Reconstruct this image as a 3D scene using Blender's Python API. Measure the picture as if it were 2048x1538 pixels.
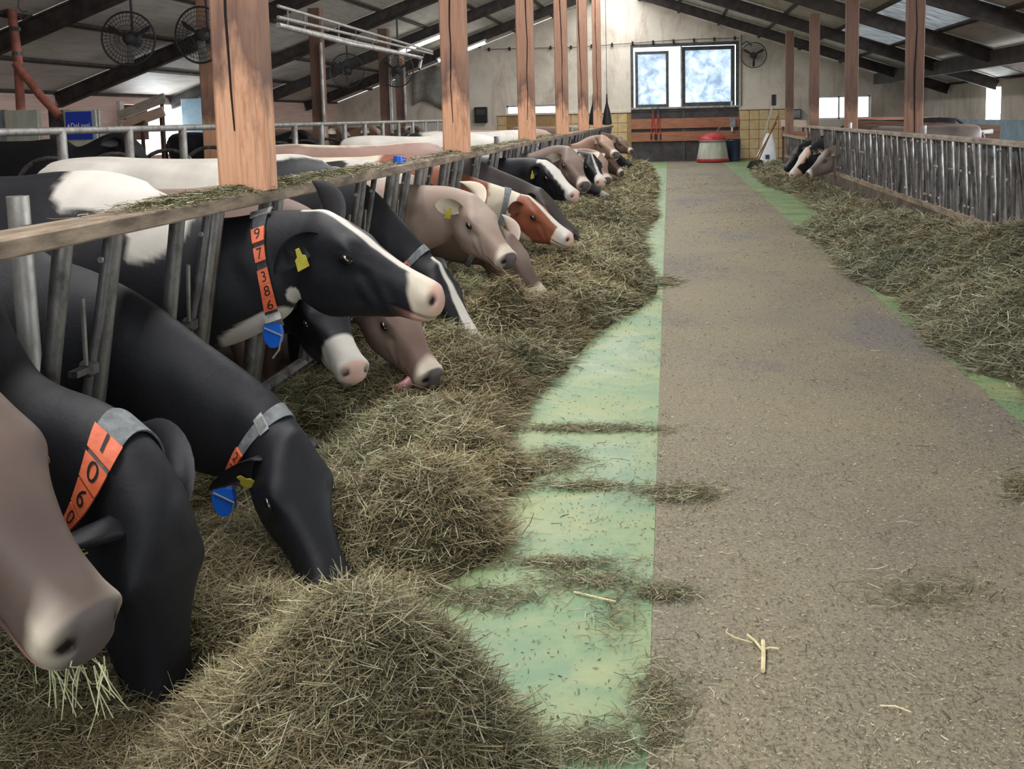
import bpy, bmesh, math, random
import numpy as np
from mathutils import Vector, Matrix, Euler
random.seed(7); rng = np.random.default_rng(11)
for o in list(bpy.data.objects): bpy.data.objects.remove(o)
S = bpy.context.scene; COL = S.collection
PI = math.pi
# ------------------------------------------------------------------ camera
F_PX, CX, CY, HC = 2050.0, 1024.0, 470.0, 1.5      # focal length and principal point in 2048x1538 pixels, eye height
YAW, PITCH, ROLL = 0.15329680374877105, 0.11282664086640247, math.radians(1.4)
def cam_axes():
    f = np.array([-math.sin(YAW)*math.cos(PITCH), math.cos(YAW)*math.cos(PITCH), -math.sin(PITCH)])
    r = np.array([math.cos(YAW), math.sin(YAW), 0.0]); u = np.cross(r, f)
    c, s = math.cos(ROLL), math.sin(ROLL)
    return c*r-s*u, s*r+c*u, f
CR, CU, CF = cam_axes()
cam = bpy.data.cameras.new('camera'); cam_o = bpy.data.objects.new('camera', cam); COL.objects.link(cam_o)
cam.sensor_width = 36.0; cam.sensor_fit = 'HORIZONTAL'; cam.lens = F_PX/2048*36
cam.shift_x = (1024-CX)/2048; cam.shift_y = -(769-CY)/2048; cam.clip_start = 0.05; cam.clip_end = 300
M = Matrix(((CR[0], CU[0], -CF[0], 0), (CR[1], CU[1], -CF[1], 0), (CR[2], CU[2], -CF[2], HC), (0, 0, 0, 1)))
cam_o.matrix_world = M; S.camera = cam_o
CAMP = np.array([0, 0, HC])
def ray(px, py): return CF+(px-CX)/F_PX*CR-(py-CY)/F_PX*CU
def on_x(px, py, X): d = ray(px, py); return CAMP+d*(X/d[0])
def on_y(px, py, Y): d = ray(px, py); return CAMP+d*(Y/d[1])
def on_z(px, py, Z): d = ray(px, py); return CAMP+d*((Z-HC)/d[2])
# ------------------------------------------------------------------ world, lights, exposure
W = bpy.data.worlds.new('overcast_sky'); S.world = W; W.use_nodes = True
bgn = W.node_tree.nodes['Background']; bgn.inputs[0].default_value = (0.86, 0.93, 1.0, 1); bgn.inputs[1].default_value = 3.2
def area(name, loc, rot, sx, sy, power, color=(1, 1, 1)):
    l = bpy.data.lights.new(name, 'AREA'); l.shape = 'RECTANGLE'; l.size = sx; l.size_y = sy; l.energy = power; l.color = color
    o = bpy.data.objects.new(name, l); COL.objects.link(o); o.location = loc; o.rotation_euler = rot; return o
area('ridge_skylight_daylight', (-1.65, 15.0, 5.28), (0, 0, 0), 1.5, 36.0, 1350, (1.0, 0.97, 0.92))
area('rear_door_daylight', (0.6, -2.6, 1.9), (PI/2, 0, 0), 4.2, 3.2, 22, (0.92, 0.96, 1.0))
area('unseen_side_fill', (7.95, 12.0, 1.68), (0, PI/2+.55, 0), 0.75, 20.0, 950, (0.93, 0.97, 1.0))  # added lamp outside an unseen wall opening, tilted up to brighten the ceiling
area('left_hatch_daylight', (-11.35, 22.1, 1.45), (0, -PI/2-.2, 0), 1.0, 4.8, 190, (0.9, 0.96, 1.0))
area('right_window_daylight', (8.05, 26.6, 1.5), (0, PI/2+.5, 0), 0.9, 1.1, 120, (0.95, 0.98, 1.0))
vs = S.view_settings; vs.view_transform = 'Standard'; vs.look = 'None'; vs.gamma = 1.0; vs.use_curve_mapping = False; vs.exposure = 0.0
# ------------------------------------------------------------------ layout constants (metres)
XL, XR = -1.71, 2.78            # feed fence lines
RIDGE_X, RIDGE_Z, SLOPE = -1.65, 5.45, 0.345
WALL_Y = 33.7; WALL_R = 7.8; WALL_L = -11.1; Y0 = -2.8
BAY = 4.36; RAIL_Z = 1.2
def roof_z(x): return RIDGE_Z-SLOPE*abs(x-RIDGE_X)
# ------------------------------------------------------------------ materials
def srgb(r, g, b):
    f = lambda c: (c/255/12.92 if c/255 <= 0.04045 else ((c/255+0.055)/1.055)**2.4)
    return (f(r), f(g), f(b), 1.0)
class NT:
    def __init__(s, name):
        s.m = bpy.data.materials.new(name); s.m.use_nodes = True; s.t = s.m.node_tree
        s.b = s.t.nodes['Principled BSDF']; s.out = s.t.nodes['Material Output']
    def n(s, typ, **kw):
        nd = s.t.nodes.new(typ)
        for k, v in kw.items():
            if k.startswith('i_'): nd.inputs[k[2:].replace('_', ' ')].default_value = v
            else: setattr(nd, k, v)
        return nd
    def l(s, a, b): s.t.links.new(a, b)
    def coord(s, scale=(1, 1, 1), kind='Object', rot=(0, 0, 0)):
        tc = s.n('ShaderNodeTexCoord'); mp = s.n('ShaderNodeMapping'); mp.inputs['Scale'].default_value = scale; mp.inputs['Rotation'].default_value = rot
        s.l(tc.outputs[kind], mp.inputs[0]); return mp.outputs[0]
    def geo(s, scale=(1, 1, 1)):
        g = s.n('ShaderNodeNewGeometry'); mp = s.n('ShaderNodeMapping'); mp.inputs['Scale'].default_value = scale
        s.l(g.outputs['Position'], mp.inputs[0]); return mp.outputs[0]
    def noise(s, vec, scale, detail=4, rough=0.55, dist=0.0):
        nd = s.n('ShaderNodeTexNoise'); nd.inputs['Scale'].default_value = scale; nd.inputs['Detail'].default_value = detail
        nd.inputs['Roughness'].default_value = rough; nd.inputs['Distortion'].default_value = dist
        s.l(vec, nd.inputs['Vector']); return nd.outputs[0]
    def ramp(s, fac, stops):
        r = s.n('ShaderNodeValToRGB'); e = r.color_ramp.elements
        e[0].position, e[0].color = stops[0]; e[1].position, e[1].color = stops[-1]
        for p, c in stops[1:-1]: x = e.new(p); x.color = c
        s.l(fac, r.inputs[0]); return r.outputs[0]
    def mix(s, fac, a, b, mode='MIX'):
        m = s.n('ShaderNodeMix'); m.data_type = 'RGBA'; m.blend_type = mode
        for sock, v in ((m.inputs[0], fac), (m.inputs[6], a), (m.inputs[7], b)):
            if isinstance(v, (int, float)): sock.default_value = v
            elif isinstance(v, tuple): sock.default_value = v
            else: s.l(v, sock)
        return m.outputs[2]
    def bump(s, h, strength=0.3, dist=0.01):
        b = s.n('ShaderNodeBump'); b.inputs['Strength'].default_value = strength; b.inputs['Distance'].default_value = dist
        s.l(h, b.inputs['Height']); s.l(b.outputs[0], s.b.inputs['Normal'])
    def fin(s, col=None, rough=0.7, metal=0.0, spec=0.5):
        if col is not None:
            if isinstance(col, tuple): s.b.inputs['Base Color'].default_value = col
            else: s.l(col, s.b.inputs['Base Color'])
        if isinstance(rough, (int, float)): s.b.inputs['Roughness'].default_value = rough
        else: s.l(rough, s.b.inputs['Roughness'])
        s.b.inputs['Metallic'].default_value = metal; s.b.inputs['Specular IOR Level'].default_value = spec
        return s.m
def mottled(name, c1, c2, scale=6, rough=0.7, metal=0.0, bump=0.15, bscale=40, stretch=(1, 1, 1), spec=0.4, lo=0.35, hi=0.65, world=False):
    t = NT(name); v = t.geo(stretch) if world else t.coord(stretch)
    n = t.noise(v, scale, 6, 0.6); col = t.ramp(n, [(lo, c1), (hi, c2)])
    if bump: t.bump(t.noise(v, bscale, 4, 0.6), bump, 0.005)
    return t.fin(col, rough, metal, spec)
MAT = {}
def post_wood(name, light, mid, dark, stain):
    t = NT(name); v = t.coord((1, 1, 1)); g = t.noise(t.coord((9, 9, 0.6)), 3.0, 6, 0.65, 0.6)
    col = t.ramp(g, [(0.3, mid), (0.5, light), (0.62, mid), (0.75, dark)])
    fine = t.noise(t.coord((60, 60, 1.5)), 2.0, 4, 0.6)
    col = t.mix(t.ramp(fine, [(0.52, (0, 0, 0, 1)), (0.8, (0.55, 0.55, 0.55, 1))]), col, dark)
    # weather stain with a shape of its own, along the middle of the post (1.9 - 2.9 m up)
    sx = t.n('ShaderNodeSeparateXYZ'); g2 = t.n('ShaderNodeNewGeometry'); t.l(g2.outputs['Position'], sx.inputs[0])
    nz = t.noise(t.coord((2.5, 2.5, 0.9)), 2.2, 5, 0.6)
    ma = t.n('ShaderNodeMath', operation='MULTIPLY_ADD'); t.l(nz, ma.inputs[0]); ma.inputs[1].default_value = 1.3; t.l(sx.outputs['Z'], ma.inputs[2])
    mr = t.n('ShaderNodeMapRange'); mr.inputs[1].default_value = 2.15; mr.inputs[2].default_value = 2.75; t.l(ma.outputs[0], mr.inputs[0])
    col = t.mix(t.ramp(mr.outputs[0], [(0.0, (0, 0, 0, 1)), (0.35, (0.85, 0.85, 0.85, 1)), (1.0, (0.6, 0.6, 0.6, 1))]), col, stain)
    kn = t.n('ShaderNodeTexVoronoi'); kn.inputs['Scale'].default_value = 3.0; t.l(t.coord((1.3, 1.3, 0.7)), kn.inputs[0])
    col = t.mix(t.ramp(kn.outputs['Distance'], [(0.02, (0.8, 0.8, 0.8, 1)), (0.11, (0, 0, 0, 1))]), col, dark)
    t.bump(fine, 0.25, 0.006)
    return t.fin(col, 0.75, 0, 0.25)
MAT['post'] = post_wood('orange_timber', srgb(226, 176, 144), srgb(204, 148, 114), srgb(150, 100, 76), srgb(100, 80, 76))
MAT['post_r'] = post_wood('brown_timber', srgb(150, 116, 98), srgb(122, 92, 78), srgb(74, 54, 46), srgb(84, 66, 60))
MAT['crack'] = NT('timber_crack').fin(srgb(30, 20, 16), 0.95)
MAT['beam'] = mottled('dark_roof_beam', srgb(46, 42, 42), srgb(74, 66, 62), 5, 0.75, 0, 0.1)
MAT['purlin'] = mottled('dark_seam_batten', srgb(58, 50, 46), srgb(86, 76, 70), 5, 0.8, 0, 0)
def ceiling_panel():
    t = NT('ceiling_panel'); n = t.noise(t.geo((0.5, 0.35, 0.5)), 2.2, 6, 0.6, 0.5)
    col = t.ramp(n, [(0.25, srgb(176, 168, 158)), (0.5, srgb(206, 200, 190)), (0.75, srgb(220, 214, 202))])
    n2 = t.noise(t.geo((6, 0.6, 6)), 2.0, 5, 0.6); col = t.mix(t.ramp(n2, [(0.45, (0, 0, 0, 1)), (0.8, (0.5, 0.5, 0.5, 1))]), col, srgb(120, 108, 94))
    t.bump(n2, 0.1, 0.01); return t.fin(col, 0.55, 0, 0.4)
MAT['ceil'] = ceiling_panel()
def translucent(name, col, mixv=0.5):
    t = NT(name); tr = t.n('ShaderNodeBsdfTranslucent'); tr.inputs[0].default_value = col
    n = t.noise(t.geo((1, 4, 1)), 3, 5); c = t.ramp(n, [(0.35, (col[0]*.45, col[1]*.45, col[2]*.45, 1)), (0.65, col)]); t.l(c, tr.inputs[0])
    t.fin(c, 0.5); ms = t.n('ShaderNodeMixShader'); ms.inputs[0].default_value = mixv
    t.l(t.b.outputs[0], ms.inputs[1]); t.l(tr.outputs[0], ms.inputs[2]); t.l(ms.outputs[0], t.out.inputs[0]); return t.m
MAT['skylight'] = translucent('translucent_roof_sheet', (0.62, 0.63, 0.63, 1), 0.6)
def plaster():
    t = NT('weathered_plaster'); n = t.noise(t.geo(), 0.9, 8, 0.65, 0.4)
    col = t.ramp(n, [(0.25, srgb(186, 174, 158)), (0.5, srgb(220, 210, 196)), (0.75, srgb(232, 225, 213))])
    n2 = t.noise(t.geo((1, 1, 0.25)), 2.5, 8, 0.7, 1.0); col = t.mix(t.ramp(n2, [(0.52, (0, 0, 0, 1)), (0.72, (0.55, 0.55, 0.55, 1))]), col, srgb(164, 136, 120))
    t.bump(t.noise(t.geo(), 14, 6), 0.2, 0.02); return t.fin(col, 0.85, 0, 0.2)
MAT['plaster'] = plaster()
MAT['pink'] = mottled('pink_boarded_wall', srgb(206, 172, 160), srgb(224, 196, 184), 3, 0.85, 0, 0.2, 12, (0.3, 0.3, 6), world=True)
MAT['tile'] = mottled('ochre_tile', srgb(196, 166, 118), srgb(214, 190, 146), 5, 0.35, 0, 0.05, world=True)
MAT['grout'] = mottled('grout', srgb(150, 120, 84), srgb(166, 138, 98), 9, 0.9)
def tread():
    t = NT('chaff_covered_concrete'); v = t.geo()
    big = t.noise(v, 0.55, 5, 0.6, 0.4)
    col = t.ramp(big, [(0.3, srgb(118, 112, 103)), (0.5, srgb(136, 128, 111)), (0.7, srgb(144, 135, 111))])
    worn = t.noise(t.geo((1.0, 0.5, 1)), 0.9, 4, 0.5, 0.6)
    col = t.mix(t.ramp(worn, [(0.55, (0, 0, 0, 1)), (0.66, (0.75, 0.75, 0.75, 1))]), col, srgb(116, 112, 115))
    sp = t.noise(v, 75, 3, 0.7); col = t.mix(t.ramp(sp, [(0.35, (0.75, 0.75, 0.75, 1)), (0.5, (0, 0, 0, 1))]), col, srgb(84, 74, 60))
    sp2 = t.noise(v, 110, 2, 0.6, 1.5); col = t.mix(t.ramp(sp2, [(0.60, (0, 0, 0, 1)), (0.70, (0.75, 0.75, 0.75, 1))]), col, srgb(204, 190, 150))
    t.bump(t.noise(v, 90, 4), 0.5, 0.006); return t.fin(col, 0.78, 0, 0.3)
MAT['tread'] = tread()
def green():
    t = NT('green_feed_table_coating'); v = t.geo()
    n = t.noise(v, 1.3, 6, 0.6, 0.3); col = t.ramp(n, [(0.3, srgb(98, 130, 96)), (0.6, srgb(116, 147, 109)), (0.8, srgb(136, 158, 115))])
    d = t.noise(t.geo((1, 1, 1)), 2.6, 8, 0.7, 0.8); col = t.mix(t.ramp(d, [(0.40, (0, 0, 0, 1)), (0.70, (0.8, 0.8, 0.8, 1))]), col, srgb(162, 164, 114))  # yellow tint: partly dust, partly a reflected-light glow painted into the coating
    sc = t.noise(t.geo((40, 1.2, 1)), 1.6, 3, 0.6); col = t.mix(t.ramp(sc, [(0.68, (0, 0, 0, 1)), (0.74, (0.45, 0.45, 0.45, 1))]), col, srgb(66, 92, 70))
    ds = t.noise(v, 60, 3, 0.7, 1); col = t.mix(t.ramp(ds, [(0.64, (0, 0, 0, 1)), (0.72, (0.5, 0.5, 0.5, 1))]), col, srgb(112, 122, 84))
    t.bump(t.noise(v, 60, 3), 0.1, 0.004); return t.fin(col, t.ramp(n, [(0.3, (0.42, 0.42, 0.42, 1)), (0.7, (0.6, 0.6, 0.6, 1))]), 0, 0.45)
MAT['green'] = green()
MAT['kerb'] = mottled('dirty_concrete_kerb', srgb(70, 62, 54), srgb(106, 94, 82), 4, 0.85, 0, 0.3, 30, world=True)
MAT['dung_floor'] = mottled('dark_stall_floor', srgb(46, 40, 34), srgb(74, 66, 56), 2, 0.7, 0, 0.3, 20, world=True)
def steel(name, c1, c2, rough=0.42, metal=0.75):
    t = NT(name); n = t.noise(t.geo((1, 1, 0.5)), 9, 6, 0.7)
    col = t.ramp(n, [(0.35, c1), (0.62, c2)]); r = t.ramp(n, [(0.35, (rough+.2,)*3+(1,)), (0.65, (rough-.05,)*3+(1,))])
    t.bump(n, 0.08, 0.004); return t.fin(col, r, metal, 0.5)
MAT['bar'] = steel('worn_steel_pipe', srgb(74, 70, 68), srgb(146, 144, 142), 0.42)
MAT['bar_dark'] = steel('grimy_steel', srgb(64, 60, 60), srgb(118, 116, 116), 0.5, 0.55)
MAT['galv'] = steel('galvanised_steel', srgb(128, 124, 120), srgb(176, 174, 170), 0.45, 0.6)
MAT['rail'] = mottled('dirty_rail', srgb(96, 82, 70), srgb(164, 146, 126), 5, 0.7, 0.1, 0.25, 60, (4, 0.8, 4), 0.35, world=True)
MAT['rail_grey'] = mottled('grey_rail', srgb(120, 108, 98), srgb(176, 164, 152), 6, 0.6, 0.15, 0.2, 50, (4, 0.8, 4), 0.4, world=True)
MAT['plank'] = mottled('red_brown_plank', srgb(140, 92, 70), srgb(178, 122, 94), 4, 0.7, 0, 0.2, 30, (0.6, 6, 8), world=True)
MAT['plank_grey'] = mottled('grey_weathered_plank', srgb(150, 146, 138), srgb(196, 190, 180), 6, 0.8, 0, 0.25, 40, (0.6, 6, 8))
MAT['plank_pink'] = mottled('pale_pinkish_plank', srgb(200, 174, 152), srgb(226, 204, 184), 6, 0.8, 0, 0.2, 40, (0.6, 6, 8))
MAT['plank_dark'] = mottled('dark_brown_plank', srgb(70, 50, 42), srgb(108, 80, 66), 5, 0.8, 0, 0.2, 40, (0.6, 0.6, 8), world=True)
MAT['dark_board'] = mottled('dark_board', srgb(58, 54, 58), srgb(84, 78, 78), 3, 0.7, 0, 0.1, world=True)
MAT['frame_dark'] = mottled('dark_window_frame', srgb(56, 58, 58), srgb(84, 88, 88), 8, 0.5)
MAT['white'] = mottled('dirty_white', srgb(206, 206, 202), srgb(230, 230, 228), 6, 0.6)
MAT['black_plastic'] = NT('black_plastic').fin(srgb(24, 25, 28), 0.5)
MAT['grey_plastic'] = mottled('grey_plastic', srgb(120, 122, 124), srgb(150, 152, 154), 6, 0.5)
MAT['red_paint'] = mottled('red_paint', srgb(170, 52, 52), srgb(198, 72, 70), 7, 0.45)
MAT['red_pipe'] = mottled('rusty_red_pipe', srgb(128, 74, 62), srgb(170, 104, 90), 6, 0.6, 0, 0.1, world=True)
MAT['blue_sign'] = NT('blue_enamel').fin(srgb(32, 62, 176), 0.4)
MAT['blue'] = NT('blue_plastic').fin(srgb(22, 92, 196), 0.35)
MAT['blue_bin'] = NT('navy_plastic').fin(srgb(40, 50, 78), 0.5)
MAT['print_white'] = NT('white_print').fin(srgb(240, 240, 240), 0.5)
MAT['station'] = mottled('weathered_fibreglass', srgb(158, 164, 152), srgb(196, 198, 182), 3, 0.6, 0, 0.1, world=True, stretch=(2, 2, 0.5))
MAT['station_blue'] = mottled('pale_blue_fibreglass', srgb(126, 158, 178), srgb(160, 184, 196), 3, 0.6, 0, 0.1, world=True)
MAT['wall_blue'] = mottled('pale_blue_wainscot', srgb(150, 182, 198), srgb(184, 208, 220), 3, 0.7, 0, 0.1, world=True)
MAT['fan_dark'] = NT('dusty_fan_guard').fin(srgb(44, 44, 46), 0.6)
MAT['fan_blade'] = NT('fan_blade').fin(srgb(62, 60, 58), 0.5)
MAT['cable'] = NT('cable_grey').fin(srgb(92, 86, 80), 0.6)
MAT['sack'] = mottled('white_paper_sack', srgb(214, 216, 216), srgb(236, 236, 236), 5, 0.7, 0, 0.25, 6)
MAT['handle'] = mottled('wooden_handle', srgb(120, 78, 54), srgb(166, 116, 82), 8, 0.6)
MAT['tarp'] = mottled('grey_tarp', srgb(132, 130, 124), srgb(164, 160, 152), 4, 0.6)
def lamp_mat():
    t = NT('fluorescent_tube'); t.fin((1, 1, 1, 1), 0.4); t.b.inputs['Emission Color'].default_value = (1, 0.96, 0.86, 1); t.b.inputs['Emission Strength'].default_value = 14.0; return t.m
MAT['lamp'] = lamp_mat()
def pane(name, tint, rough, alpha):
    t = NT(name); tr = t.n('ShaderNodeBsdfTransparent'); tr.inputs[0].default_value = tint
    n = t.noise(t.geo(), 2.2, 8, 0.7, 0.5); c = t.ramp(n, [(0.38, srgb(150, 160, 170)), (0.70, srgb(236, 238, 240))])
    tl = t.n('ShaderNodeBsdfTranslucent'); t.l(c, tl.inputs[0])
    gl = t.n('ShaderNodeBsdfGlossy'); gl.inputs['Roughness'].default_value = rough; gl.inputs[0].default_value = (0.8, 0.85, 0.9, 1)
    m1 = t.n('ShaderNodeMixShader'); m1.inputs[0].default_value = alpha; t.l(tr.outputs[0], m1.inputs[1]); t.l(tl.outputs[0], m1.inputs[2])
    m2 = t.n('ShaderNodeMixShader'); m2.inputs[0].default_value = 0.06; t.l(m1.outputs[0], m2.inputs[1]); t.l(gl.outputs[0], m2.inputs[2])
    t.l(m2.outputs[0], t.out.inputs[0]); return t.m
MAT['pane'] = pane('dusty_window_pane', (0.7, 0.8, 0.9, 1), 0.15, 0.8)
MAT['pane_clear'] = pane('pale_window_pane', (0.92, 0.97, 1, 1), 0.1, 0.12)
# ------------------------------------------------------------------ mesh helpers
class G:
    def __init__(s): s.v = []; s.f = []; s.mi = []
    def add(s, vs, fs, mi=0):
        b = len(s.v); s.v += [tuple(map(float, p)) for p in vs]; s.f += [tuple(i+b for i in f) for f in fs]; s.mi += [mi]*len(fs); return s
    def box(s, c, size, rot=None, mi=0, bevel=0.0):
        hx, hy, hz = size[0]/2, size[1]/2, size[2]/2; c = Vector(c)
        if bevel > 0:
            b = min(bevel, hx*.9, hy*.9, hz*.9); bm = bmesh.new()
            bmesh.ops.create_cube(bm, size=1.0, matrix=Matrix.Diagonal((2*hx, 2*hy, 2*hz, 1)))
            bmesh.ops.bevel(bm, geom=list(bm.edges), offset=b, segments=1, affect='EDGES')
            bm.verts.index_update(); vs = [v.co.copy() for v in bm.verts]; fs = [tuple(v.index for v in f.verts) for f in bm.faces]; bm.free()
        else:
            vs = [Vector((x, y, z)) for x in (-hx, hx) for y in (-hy, hy) for z in (-hz, hz)]
            fs = [(0, 1, 3, 2), (4, 6, 7, 5), (0, 4, 5, 1), (2, 3, 7, 6), (0, 2, 6, 4), (1, 5, 7, 3)]
        R = Euler(rot).to_matrix() if rot is not None and not isinstance(rot, Matrix) else rot
        if R is not None: vs = [R @ v for v in vs]
        return s.add([v+c for v in vs], fs, mi)
    def tube(s, pts, r, n=10, mi=0, cap=True, closed=False):
        P = [Vector(p) for p in pts]; k = len(P); rs = r if isinstance(r, (list, tuple)) else [r]*k
        T = []
        for i in range(k):
            a = P[(i-1) % k] if (i > 0 or closed) else P[i]; b = P[(i+1) % k] if (i < k-1 or closed) else P[i]
            T.append((b-a).normalized())
        up = Vector((0, 0, 1)) if abs(T[0].z) < 0.9 else Vector((1, 0, 0)); nrm = (up-T[0]*up.dot(T[0])).normalized()
        vs = []
        for i in range(k):
            nrm = (nrm-T[i]*nrm.dot(T[i])).normalized(); bi = T[i].cross(nrm)
            for j in range(n): a = 2*PI*j/n; vs.append(P[i]+(nrm*math.cos(a)+bi*math.sin(a))*rs[i])
        fs = []
        for i in range(k if closed else k-1):
            for j in range(n): a, b = i*n, ((i+1) % k)*n; fs.append((a+j, a+(j+1) % n, b+(j+1) % n, b+j))
        if cap and not closed: fs.append(tuple(range(n-1, -1, -1))); fs.append(tuple((k-1)*n+j for j in range(n)))
        return s.add(vs, fs, mi)
    def lathe(s, prof, c=(0, 0, 0), n=24, mi=0, axis='Z'):
        vs = []; fs = []; k = len(prof)
        for r, z in prof:
            for j in range(n):
                a = 2*PI*j/n; p = (r*math.cos(a), r*math.sin(a), z)
                if axis == 'Y': p = (p[0], p[2], p[1])
                vs.append((p[0]+c[0], p[1]+c[1], p[2]+c[2]))
        for i in range(k-1):
            for j in range(n): fs.append((i*n+j, i*n+(j+1) % n, (i+1)*n+(j+1) % n, (i+1)*n+j))
        fs.append(tuple(range(n-1, -1, -1))); fs.append(tuple((k-1)*n+j for j in range(n)))
        return s.add(vs, fs, mi)
    def prism(s, outline, d, thick, mi=0):   # outline points in 3D, extruded along vector d*thick
        n = len(outline); d = Vector(d)*thick; a = [Vector(p) for p in outline]
        fs = [tuple(range(n)), tuple(range(2*n-1, n-1, -1))]+[(i, i+n, (i+1) % n+n, (i+1) % n) for i in range(n)]
        return s.add(a+[p+d for p in a], fs, mi)
    def mesh(s, name, mats, smooth=False):
        me = bpy.data.meshes.new(name); me.from_pydata(s.v, [], s.f)
        for m in (mats if isinstance(mats, (list, tuple)) else [mats]): me.materials.append(MAT[m] if isinstance(m, str) else m)
        if any(s.mi): me.polygons.foreach_set('material_index', s.mi)
        bm = bmesh.new(); bm.from_mesh(me); bmesh.ops.recalc_face_normals(bm, faces=bm.faces); bm.to_mesh(me); bm.free()
        if smooth:
            me.polygons.foreach_set('use_smooth', [True]*len(me.polygons)); me.set_sharp_from_angle(angle=math.radians(40))
        me.update(); return me
    def build(s, name, mats, parent=None, smooth=False, loc=None): return link(name, s.mesh(name, mats, smooth), parent, loc)
def link(name, me, parent=None, loc=None, rot=None):
    o = bpy.data.objects.new(name, me); COL.objects.link(o)
    if parent is not None: o.parent = parent
    if loc is not None: o.location = loc
    if rot is not None: o.rotation_euler = rot
    return o
def empty(name, loc=(0, 0, 0), rz=0.0):
    o = bpy.data.objects.new(name, None); COL.objects.link(o); o.empty_display_size = 0.1; o.location = loc; o.rotation_euler = (0, 0, rz); return o
def tag(o, label=None, cat=None, group=None, kind=None):
    if label: o['label'] = label
    if cat: o['category'] = cat
    if group: o['group'] = group
    if kind: o['kind'] = kind
    return o
def struct(o, label=None): o['kind'] = 'structure'; (label and o.__setitem__('label', label)); return o
def text_geo(txt, size, mi):      # lettering as flat polygons in the XY plane, centred
    cu = bpy.data.curves.new('lettering', 'FONT'); cu.body = txt; cu.size = size; cu.align_x = 'CENTER'; cu.align_y = 'CENTER'; cu.resolution_u = 3
    o = bpy.data.objects.new('lettering', cu); COL.objects.link(o)
    me = o.to_mesh(); vs = [v.co.copy() for v in me.vertices]; fs = [tuple(p.vertices) for p in me.polygons]
    o.to_mesh_clear(); bpy.data.objects.remove(o); bpy.data.curves.remove(cu); return vs, fs
# ================================================================== THE SETTING
def slab(name, x0, x1, y0, y1, z0, z1, mat, label=None):
    return struct(G().box(((x0+x1)/2, (y0+y1)/2, (z0+z1)/2), (x1-x0, y1-y0, z1-z0)).build(name, mat), label)
slab('floor', -0.06, 1.65, Y0, WALL_Y, -0.2, 0.0, 'tread', 'grey-brown concrete drive lane dusted with chaff')
slab('floor_green_strip_left', -1.84, -0.06, Y0, WALL_Y, -0.2, 0.003, 'green', 'worn green coated feed table beside the long cow row')
slab('floor_green_strip_right', 1.65, 2.85, Y0, WALL_Y, -0.2, 0.003, 'green', 'worn green coated feed table by the sparse cow row')
slab('floor_stall_left', WALL_L, -1.84, Y0, WALL_Y, -0.4, -0.18, 'dung_floor', 'dark stall floor behind the long cow row')
slab('floor_stall_right', 2.85, WALL_R, Y0, WALL_Y, -0.4, -0.18, 'dung_floor', 'dark stall floor behind the plank-like fence')
slab('kerb_left', -2.05, -1.84, Y0, WALL_Y-1.2, -0.18, 0.20, 'kerb', 'dirty concrete kerb under the long feed fence')
slab('kerb_right', 2.78, 2.98, Y0, 25.75, -0.18, 0.42, 'kerb', 'dirty concrete kerb under the right feed fence')
# gable wall with its openings
def wall_pieces(name, pieces, axis, at, thick, mat):
    g = G()
    for a, b, lo, hi in pieces:
        za = roof_z(a) if hi is None else hi; zb = roof_z(b) if hi is None else hi
        out = [(a, lo), (b, lo), (b, zb), (a, za)]
        if axis == 'Y': g.prism([(x, at, z) for x, z in out], (0, 1, 0), thick)
        else: g.prism([(at, y, z) for y, z in out], (1, 0, 0), thick)
    return struct(g.build(name, mat))
OX0, OX1, OZ = -1.2, 2.22, 3.77
wall_pieces('wall_back', [(WALL_L, -5.3, -.3, None), (-5.3, -3.56, -.3, 1.26), (-5.3, -3.56, 1.93, None), (-3.56, RIDGE_X, -.3, None), (RIDGE_X, OX0, -.3, None),
    (OX0, OX1, OZ, None), (OX1, 4.37, -.3, None), (4.37, 6.27, -.3, 1.24), (4.37, 6.27, 1.97, None), (6.27, WALL_R, -.3, None)], 'Y', WALL_Y, 0.3, 'plaster')
wall_pieces('wall_front', [(WALL_L, RIDGE_X, -.3, None), (RIDGE_X, -1.5, -.3, None), (-1.5, 2.7, 3.5, None), (2.7, WALL_R, -.3, None)], 'Y', Y0-.3, 0.3, 'plaster')
EAVE = roof_z(WALL_R)+.05
wall_pieces('wall_right', [(Y0, 2, -.3, EAVE), (2, 22, -.3, 1.3), (2, 22, 2.05, EAVE), (22, 26.0, -.3, EAVE), (26.0, 27.15, -.3, 1.05), (26.0, 27.15, 1.98, EAVE), (27.15, WALL_Y, -.3, EAVE)], 'X', WALL_R, 0.3, 'plaster')  # the long opening is out of view, cut for the added side lamp
EAVL = roof_z(WALL_L)+.05
wall_pieces('wall_left', [(Y0, 19.6, -.3, EAVL), (19.6, 24.6, -.3, 0.9), (19.6, 24.6, 2.0, EAVL), (24.6, WALL_Y, -.3, EAVL)], 'X', WALL_L-.3, 0.3, 'pink')
struct(G().box((WALL_R-.02, 27.5, 0.75), (.03, 12.0, 0.9)).build('trim_right_wainscot', 'wall_blue'), 'pale blue wainscot along the far right wall')
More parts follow.
